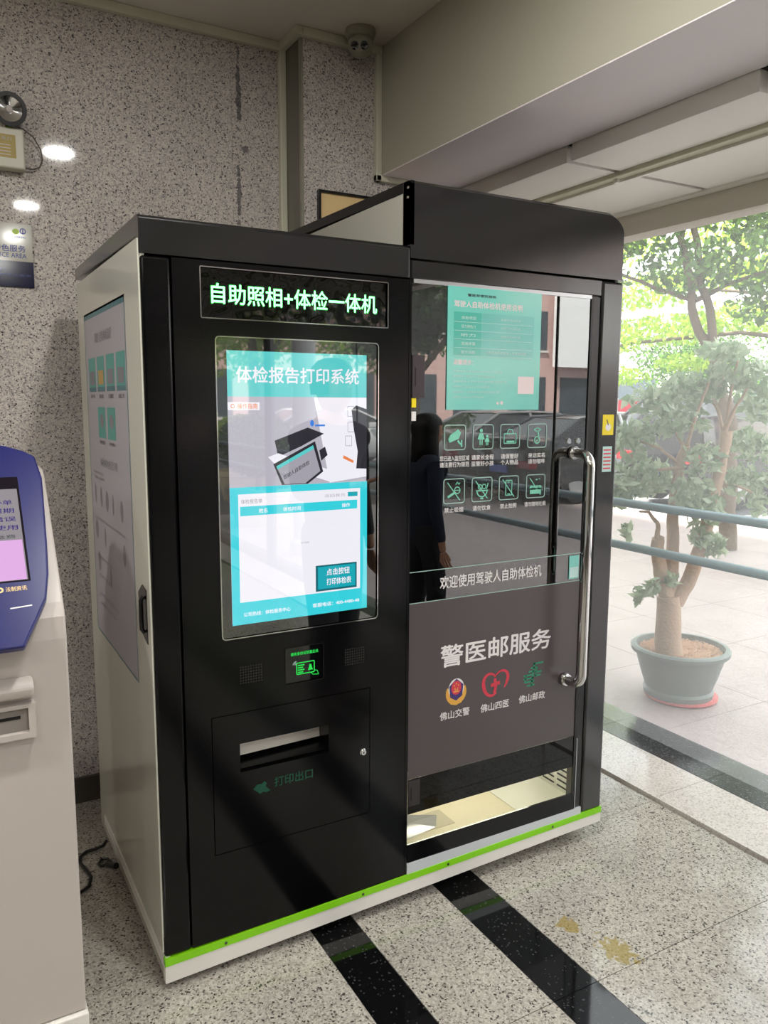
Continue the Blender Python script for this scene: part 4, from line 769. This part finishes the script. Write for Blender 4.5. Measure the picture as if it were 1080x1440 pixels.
# ------------------------------------------------------------------ cars
def car(loc, yaw, paint, label, h=1.42, L=4.6, suv=False, group=None):
    c = thing('parked_car', loc, label, 'car', group); Mx = Matrix.Translation(Vector(loc)) @ Matrix.Rotation(yaw, 4, 'Z')
    def add(mb, name, mat, par=None, **k): mb.v = [tuple(Mx @ Vector(v)) for v in mb.v]; return mb.build(name, mat, par or c, **k)
    hl = L/2; zb = .62*h                                               # nose at +x
    st = [(-hl, .55, .62, .62), (-hl+.12, .30, .74, .80), (-hl+.5, .24, .76, .88), (-.9, .22, .70, .90), (.6, .22, .68, .91), (1.3, .24, .68, .90), (hl-.35, .26, .60, .84), (hl-.05, .34, .50, .70), (hl, .40, .46, .55)]
    if suv: st = [(x, zl, zu*1.18, w) for x, zl, zu, w in st]
    ring = lambda x, zl, zu, w: [(x, -w*.9, zl), (x, -w, zl+.12), (x, -w, zl+(zu*h/.72*.72-zl)*.6), (x, -w*.93, zu*h*.98+.0), (x, -w*.5, zu*h*1.03), (x, w*.5, zu*h*1.03), (x, w*.93, zu*h*.98), (x, w, zl+(zu*h-zl)*.6), (x, w, zl+.12), (x, w*.9, zl)]
    m = MB(); rs = [ring(*s) for s in st]; n = 10
    m.add([p for r in rs for p in r], [(i*n+j, i*n+(j+1) % n, (i+1)*n+(j+1) % n, (i+1)*n+j) for i in range(len(rs)-1) for j in range(n)]+[tuple(range(n-1, -1, -1)), tuple((len(rs)-1)*n+j for j in range(n))])
    body = add(m, 'body', paint, smooth=True, bevel=.03)
    zc = (.72 if not suv else .84)*h; q0, q1, q2, q3 = ((-1.95, -1.15, .35, 1.25) if not suv else (-2.15, -1.9, .3, 1.15))
    def ring2(x, z, w): return [(x, -w, z), (x, w, z)]
    m = MB(); pr_ = [(q0, zc, .78), (q1, h-.03, .62), ((q1+q2)/2, h, .64), (q2, h-.03, .62), (q3, zc-.02, .80)]
    V = [p for s in pr_ for p in ring2(*s)]+[(q0, -.80, zc-.06), (q0, .80, zc-.06), (q3, -.82, zc-.08), (q3, .82, zc-.08)]
    m.add(V, [(0, 2, 3, 1), (6, 8, 9, 7), (0, 10, 12, 8, 6, 4, 2), (1, 3, 5, 7, 9, 13, 11)]); gl = add(m, 'windows', G['carglass'])
    m = MB(); V = [p for s in pr_[1:4] for p in ((s[0], -s[2]-.01, s[1]+.008), (s[0], s[2]+.01, s[1]+.008))]; m.add(V, [(0, 2, 3, 1), (2, 4, 5, 3)]); add(m, 'roof', paint)
    for s in (-1, 1):
        m = MB(); a = [(q0, s*.795, zc), (q1, s*.635, h-.02), ((q1+q2)/2, s*.655, h+.005), (q2, s*.635, h-.02), (q3, s*.815, zc-.02)]; m.tube(a, .028, 6); m.tube([(-.35, s*.80, zc-.02), (-.40, s*.65, h-.01)], .03, 6); add(m, 'pillar', paint)
        for x in (-hl+.95, hl-.9):
            w_ = add(MB().lathe([(0, .01), (.20, .01), (.31, .02), (.325, .0), (.325, -.19), (.30, -.2), (0, -.2)], (x, s*.86, .325), (0, s, 0), 24), 'wheel', G['tyre'], smooth=True)
            add(MB().lathe([(0, .03), (.05, .03), (.19, .022), (.205, .012)], (x, s*.86, .325), (0, s, 0), 10), 'hub', G['brushed'], w_)
        add(MB().box((-hl-.015, s*.45, .60*h/1.42), (-hl+.16, s*.80, .73*h/1.42)), 'tail_light', G['taillight'], bevel=.02); add(MB().box((hl-.25, s*.50, .54), (hl-.02, s*.76, .64)), 'headlight', G['chrome'], bevel=.02)
        add(MB().box((.55, s*.90, zc-.05), (.72, s*1.02, zc+.08)), 'mirror', paint, bevel=.02)
    add(MB().box((-hl-.02, -.22, .50), (-hl+.1, .22, .62)), 'number_plate', G['platew']); return c
car((10.0, -8.4, 0), 0, G['carblack'], 'black saloon parked beside the street opposite the lobby', 1.40, 4.7)
car((10.3, -11.0, 0), 0, G['carsilver'], 'silver saloon parked beyond the black saloon', 1.45, 4.7)
car((8.6, -16.6, 0), 0, G['carwhite'], 'white saloon parked at the far end of the plaza', 1.45, 4.6)
car((11.7, 6.75, 0), 0, G['carblack'], 'black van partly hidden behind the potted tree foliage', 1.70, 4.5, True)
car((15.6, 11.5, 0), 0, G['carblack'], 'dark car seen between the stems of the potted tree', 1.42)
car((11.0, 9.3, 0), 0, G['carwhite'], 'white car roof showing over the leaves below the red banner', 1.45)
# banners on posts
def banner(u, w, wid, z0, z1, mats, label):
    x, y = uw(u, w); x += CAM.x; y += CAM.y; t = thing('street_banner', (x, y, 0), label, 'banner'); ux, uy = .8697, -.4935; k = len(mats)
    for i, m_ in enumerate(mats):
        a, b = z0+(z1-z0)*i/k, z0+(z1-z0)*(i+1)/k
        MB().prism([(x-ux*wid/2, y-uy*wid/2, a), (x+ux*wid/2, y+uy*wid/2, a), (x+ux*wid/2, y+uy*wid/2, b), (x-ux*wid/2, y-uy*wid/2, b)], (.02, .035, 0)).build('cloth_panel', G[m_], t)
    for s in (-1, 1): MB().tube([(x+s*ux*wid/2, y+s*uy*wid/2, 0), (x+s*ux*wid/2, y+s*uy*wid/2, z1+.05)], .025, 8).build('post', G['brushed'], t)
banner(7.25, 23, 1.1, 1.0, 1.72, ['banner_red'], 'red banner between posts across the street')
banner(9.5, 23, .75, 1.2, 1.75, ['banner_yellow', 'banner_green'], 'green and yellow banner between posts across the street')
# ------------------------------------------------------------------ buildings across the street
def building(name, x0, x1, y0, y1, h, mat, label, face, floors, bays):
    b = thing(name, ((x0+x1)/2, (y0+y1)/2, 0), label, 'building'); MB().box((x0, y0, 0), (x1, y1, h)).build('walls', mat, b); MB().box((x0-.3, y0-.3, h), (x1+.3, y1+.3, h+.4)).build('cornice', G['bpale'], b)
    for i in range(floors):
        for j in range(bays):
            z0 = 1.0+i*3.2; z1 = z0+1.9
            if face == 'y': w = (x1-x0)/bays; a = x0+j*w+w*.15; m = MB().box((a, y1-.02, z0), (a+w*.7, y1+.05, z1)); f = MB().box((a-.06, y1, z0-.1), (a+w*.7+.06, y1+.12, z0))
            else: w = (y1-y0)/bays; a = y0+j*w+w*.15; m = MB().box((x0-.05, a, z0), (x0+.02, a+w*.7, z1)); f = MB().box((x0-.12, a-.06, z0-.1), (x0, a+w*.7+.06, z0))
            p_ = m.build('window', G['bwin'], b); f.build('sill', G['bpale'], p_)
    return b
bd = building('shop_building', 4, 40, -38, -29, 11, G['bpink'], 'pink street building with window rows facing the plaza', 'y', 3, 11)
bl = thing('billboard', (30, -28.6, 3), 'large white billboard on the pink street building', 'billboard'); MB().box((26.6, -28.7, 3.4), (34, -28.5, 7.5)).build('board', G['bill'], bl)
for x in (27.5, 33): MB().box((x, -28.85, 3.6), (x+.15, -28.7, 7.2)).build('bracket', G['frame_dark'], bl)
wc = thing('bright_band_column', (3.0, -5.8, 0), 'slim round white column added for the bright band mirrored in the touch screen', 'column')  # added stand-in for a bright gap in the mirrored glass wall
MB().lathe([(.17, 0), (.17, .12), (.13, .16), (.13, 4.6), (.17, 4.66), (.17, 4.8), (0, 4.8)], (3.0, -5.8, 0), n=32).build('shaft', G['carwhite'], wc, smooth=True)
building('apartment_block', 32, 42, -20, 34, 6, G['bpale'], 'pale low block closing the street beyond the trees', 'x', 1, 14)
# ------------------------------------------------------------------ people waiting in the lobby (seen in the booth's reflections)
def skinned(name, nodes, edges, mat, parent, root=0, sub=2):
    me = bpy.data.meshes.new(name); o = bpy.data.objects.new(name, me); COL.objects.link(o); o.parent = parent
    me.from_pydata([n[0] for n in nodes], edges, []); me.materials.append(mat); o.modifiers.new('skin', 'SKIN'); o.modifiers['skin'].use_smooth_shade = True
    if not me.skin_vertices: me.skin_vertices.new()
    for i, n in enumerate(nodes): me.skin_vertices[0].data[i].radius = n[1] if isinstance(n[1], tuple) else (n[1], n[1]); me.skin_vertices[0].data[i].use_root = (i == root)
    s = o.modifiers.new('sub', 'SUBSURF'); s.levels = sub; s.render_levels = sub; ORG[o.name] = ORG[parent.name]; return o
def person(loc, yaw, h, label, top, bottom, arm='phone', stride=.0, longhair=False):
    p = thing('person', loc, label, 'person'); p.rotation_euler = (0, 0, yaw); k = h/1.75          # faces -y in its own frame
    S3 = lambda x, y, z: (x*k, y*k, z*k); st = stride
    nodes = [(S3(0, 0, .96), (.105*k, .08*k)), (S3(0, .005, 1.12), (.125*k, .09*k)), (S3(0, .01, 1.30), (.15*k, .10*k)), (S3(0, .01, 1.42), (.12*k, .08*k)), (S3(0, 0, 1.50), .050*k), (S3(0, -.01, 1.56), .050*k)]
    edges = [(0, 1), (1, 2), (2, 3), (3, 4), (4, 5)]
    legs = []; arms = []
    for s in (-1, 1):
        b = len(nodes); f = s*st
        L = [(S3(.10*s, 0, .86), .068*k), (S3(.11*s, -.02-f*.5, .50), .055*k), (S3(.115*s, .03-f, .09), .038*k), (S3(.12*s, -.04-f, .035), .035*k), (S3(.125*s, -.14-f, .03), .028*k)]
        nodes += L; edges += [(0, b)]+[(b+i, b+i+1) for i in range(4)]; legs.append(L)
        b = len(nodes)
        if arm == 'phone' and s == 1: A = [(S3(.19, .01, 1.40), .052*k), (S3(.24, -.02, 1.13), .040*k), (S3(.12, -.26, 1.18), .030*k), (S3(.10, -.31, 1.20), .026*k)]
        else: A = [(S3(.19*s, .01, 1.40), .052*k), (S3(.24*s, .03, 1.12), .040*k), (S3(.25*s, -.02, .87), .028*k), (S3(.25*s, -.03, .81), .026*k)]
        nodes += A; edges += [(3, b)]+[(b+i, b+i+1) for i in range(3)]; arms.append(A)
    skinned('body', nodes, edges, G['skin'], p)
    for A, s in zip(arms, (-1, 1)):                                     # hands: palm, four fingers, thumb
        w = Vector(A[3][0]); d = (w-Vector(A[2][0])).normalized(); sd_ = d.cross(Vector((0, 0, 1))) if abs(d.z) < .8 else Vector((0, 1, 0)); sd_ = sd_.normalized()
        for fi in range(4):
            off = sd_*(fi-1.5)*.019*k; l = (.075, .085, .08, .062)[fi]*k
            skinned('finger', [(w+off*.5, .010*k), (w+off+d*.06*k, .009*k), (w+off+d*(.06*k+l*.5)-Vector((0, .01, 0)), .008*k), (w+off+d*(.055*k+l*.85)-Vector((0, .03*k, 0)), .007*k)], [(0, 1), (1, 2), (2, 3)], G['skin'], p, sub=1)
        skinned('thumb', [(w-sd_*.01, .011*k), (w-sd_*.035*k+d*.035*k, .010*k), (w-sd_*.045*k+d*.07*k, .009*k)], [(0, 1), (1, 2)], G['skin'], p, sub=1)
    g = 1.13
    jk = [(n[0], tuple(q*1.30+.008 for q in n[1]) if isinstance(n[1], tuple) else n[1]*g+.004) for n in nodes[:4]]; je = [(0, 1), (1, 2), (2, 3), (4, 0)]; jk.append((S3(0, 0, .84), (.20*k, .155*k))); jk.append((S3(0, .005, 1.50), .072*k)); je.append((3, 5))
    for A in arms:
        b = len(jk); jk += [(n[0], n[1]*1.25) for n in A[:3]]; je += [(3, b), (b, b+1), (b+1, b+2)]
    skinned('jacket', jk, je, top, p, root=1)
    tk = [(S3(0, 0, .90), (.185*k, .145*k)), (S3(0, 0, 1.05), (.155*k, .12*k))]; te = [(0, 1)]
    for L in legs: b = len(tk); tk += [(n[0], n[1]*1.42) for n in L[:3]]; te += [(0, b), (b, b+1), (b+1, b+2)]
    skinned('trousers', tk, te, bottom, p)
    o = Vector(loc)
    Rz = Matrix.Rotation(yaw, 4, 'Z')
    def loc2(mb): mb.v = [tuple(Vector(v)+o) for v in mb.v]; return mb   # vertices given in the person's own frame
    for s, L in zip((-1, 1), legs):
        a = Vector(L[3][0]); m = MB(); m.tube([(a.x, a.y+.07*k, .035*k), (a.x, a.y+.03*k, .045*k), (a.x, a.y-.06*k, .04*k), (a.x, a.y-.15*k, .03*k), (a.x, a.y-.18*k, .025*k)], [.028*k, .040*k, .038*k, .036*k, .018*k], 12); loc2(m).build('shoe', G['shoe'], p, smooth=True)
    hc = Vector(S3(0, -.015, 1.635)); hr = .112*k
    pr2 = [(0, -1.12), (.35, -1.08), (.55, -.9), (.70, -.55), (.78, -.1), (.80, .3), (.72, .7), (.5, .96), (.25, 1.06), (0, 1.08)]
    hm = MB().lathe([(r*hr, z*hr) for r, z in pr2], hc, n=24); hm.v = [(v[0]*.92 if True else 0, hc.y+(v[1]-hc.y)*1.12, v[2]) for v in hm.v]; hd_ = loc2(hm).build('head', G['skin'], p, smooth=True)
    fy = hc.y-.80*hr*1.12
    nm = MB(); nm.add([(0, fy-.022*k, hc.z-.012*k), (-.014*k, fy+.006, hc.z-.018*k), (.014*k, fy+.006, hc.z-.018*k), (0, fy+.004, hc.z+.025*k)], [(0, 1, 3), (0, 3, 2), (0, 2, 1)]); loc2(nm).build('nose', G['skin'], hd_)
    for s in (-1, 1):
        loc2(MB().lathe([(0, .007*k), (.008*k, .004*k), (.010*k, 0)], (.030*k*s, fy+.006*k, hc.z+.018*k), (0, -1, 0), 12)).build('eye', G['lens'], hd_, smooth=True)
        loc2(MB().lathe([(0, .010*k), (.020*k, .008*k), (.026*k, 0)], (.080*k*s, hc.y+.01, hc.z), (s, 0, 0), 12)).build('ear', G['skin'], hd_, smooth=True)
    loc2(MB().box((-.022*k, fy+.004, hc.z-.052*k), (.022*k, fy+.012, hc.z-.044*k))).build('mouth', P('lips', '#8c4a44', .5), hd_)
    hp = [(r*1.07*hr, z*1.05*hr) for r, z in ((.80, -.35), (.84, .1), (.84, .4), (.76, .75), (.52, 1.02), (.25, 1.12), (0, 1.14))]
    if longhair: hp = [(.86*hr, -1.9*hr), (.90*hr, -1.0*hr)]+hp
    hh = MB().lathe(hp, (0, 0, 0), n=24); hh.v = [(v[0]*.96+hc.x, (v[1]*1.16)+hc.y+.014*k, v[2]+hc.z) for v in hh.v]
    hh.f = [f for f in hh.f if not (all(hh.v[i][1] < hc.y-.3*hr for i in f) and all(hh.v[i][2] < hc.z+.55*hr for i in f))]
    ho = loc2(hh).build('hair', G['hair'], p, smooth=True); ho.modifiers.new('thick', 'SOLIDIFY').thickness = .008
    if arm == 'phone':
        ph = thing('mobile_phone', tuple(o+Rz @ Vector(S3(.09, -.452, 1.25))), 'dark mobile phone held up by the taller waiting person', 'phone')
        c_ = ORG[ph.name]; b_ = MB().box((c_.x-.037, c_.y-.005, c_.z-.075), (c_.x+.037, c_.y+.005, c_.z+.075)).build('phone_body', G['blackflat'], ph, bevel=.006); MB().box((c_.x-.033, c_.y-.0058, c_.z-.068), (c_.x+.033, c_.y-.005, c_.z+.068)).build('phone_screen', G['displayblack'], ph); ph.rotation_euler = (0, 0, yaw)
    return p
person((1.29, -1.58, 0), math.radians(160), 1.84, 'tall person in a dark jacket and grey trousers standing near the glass wall', G['cloth_dark'], G['cloth_grey'], 'phone', .06)
person((2.24, -2.17, 0), math.radians(100), 1.56, 'short person in navy clothes standing side-on near the glass wall', G['cloth_navy'], G['cloth_dark'], 'down', .05, True)
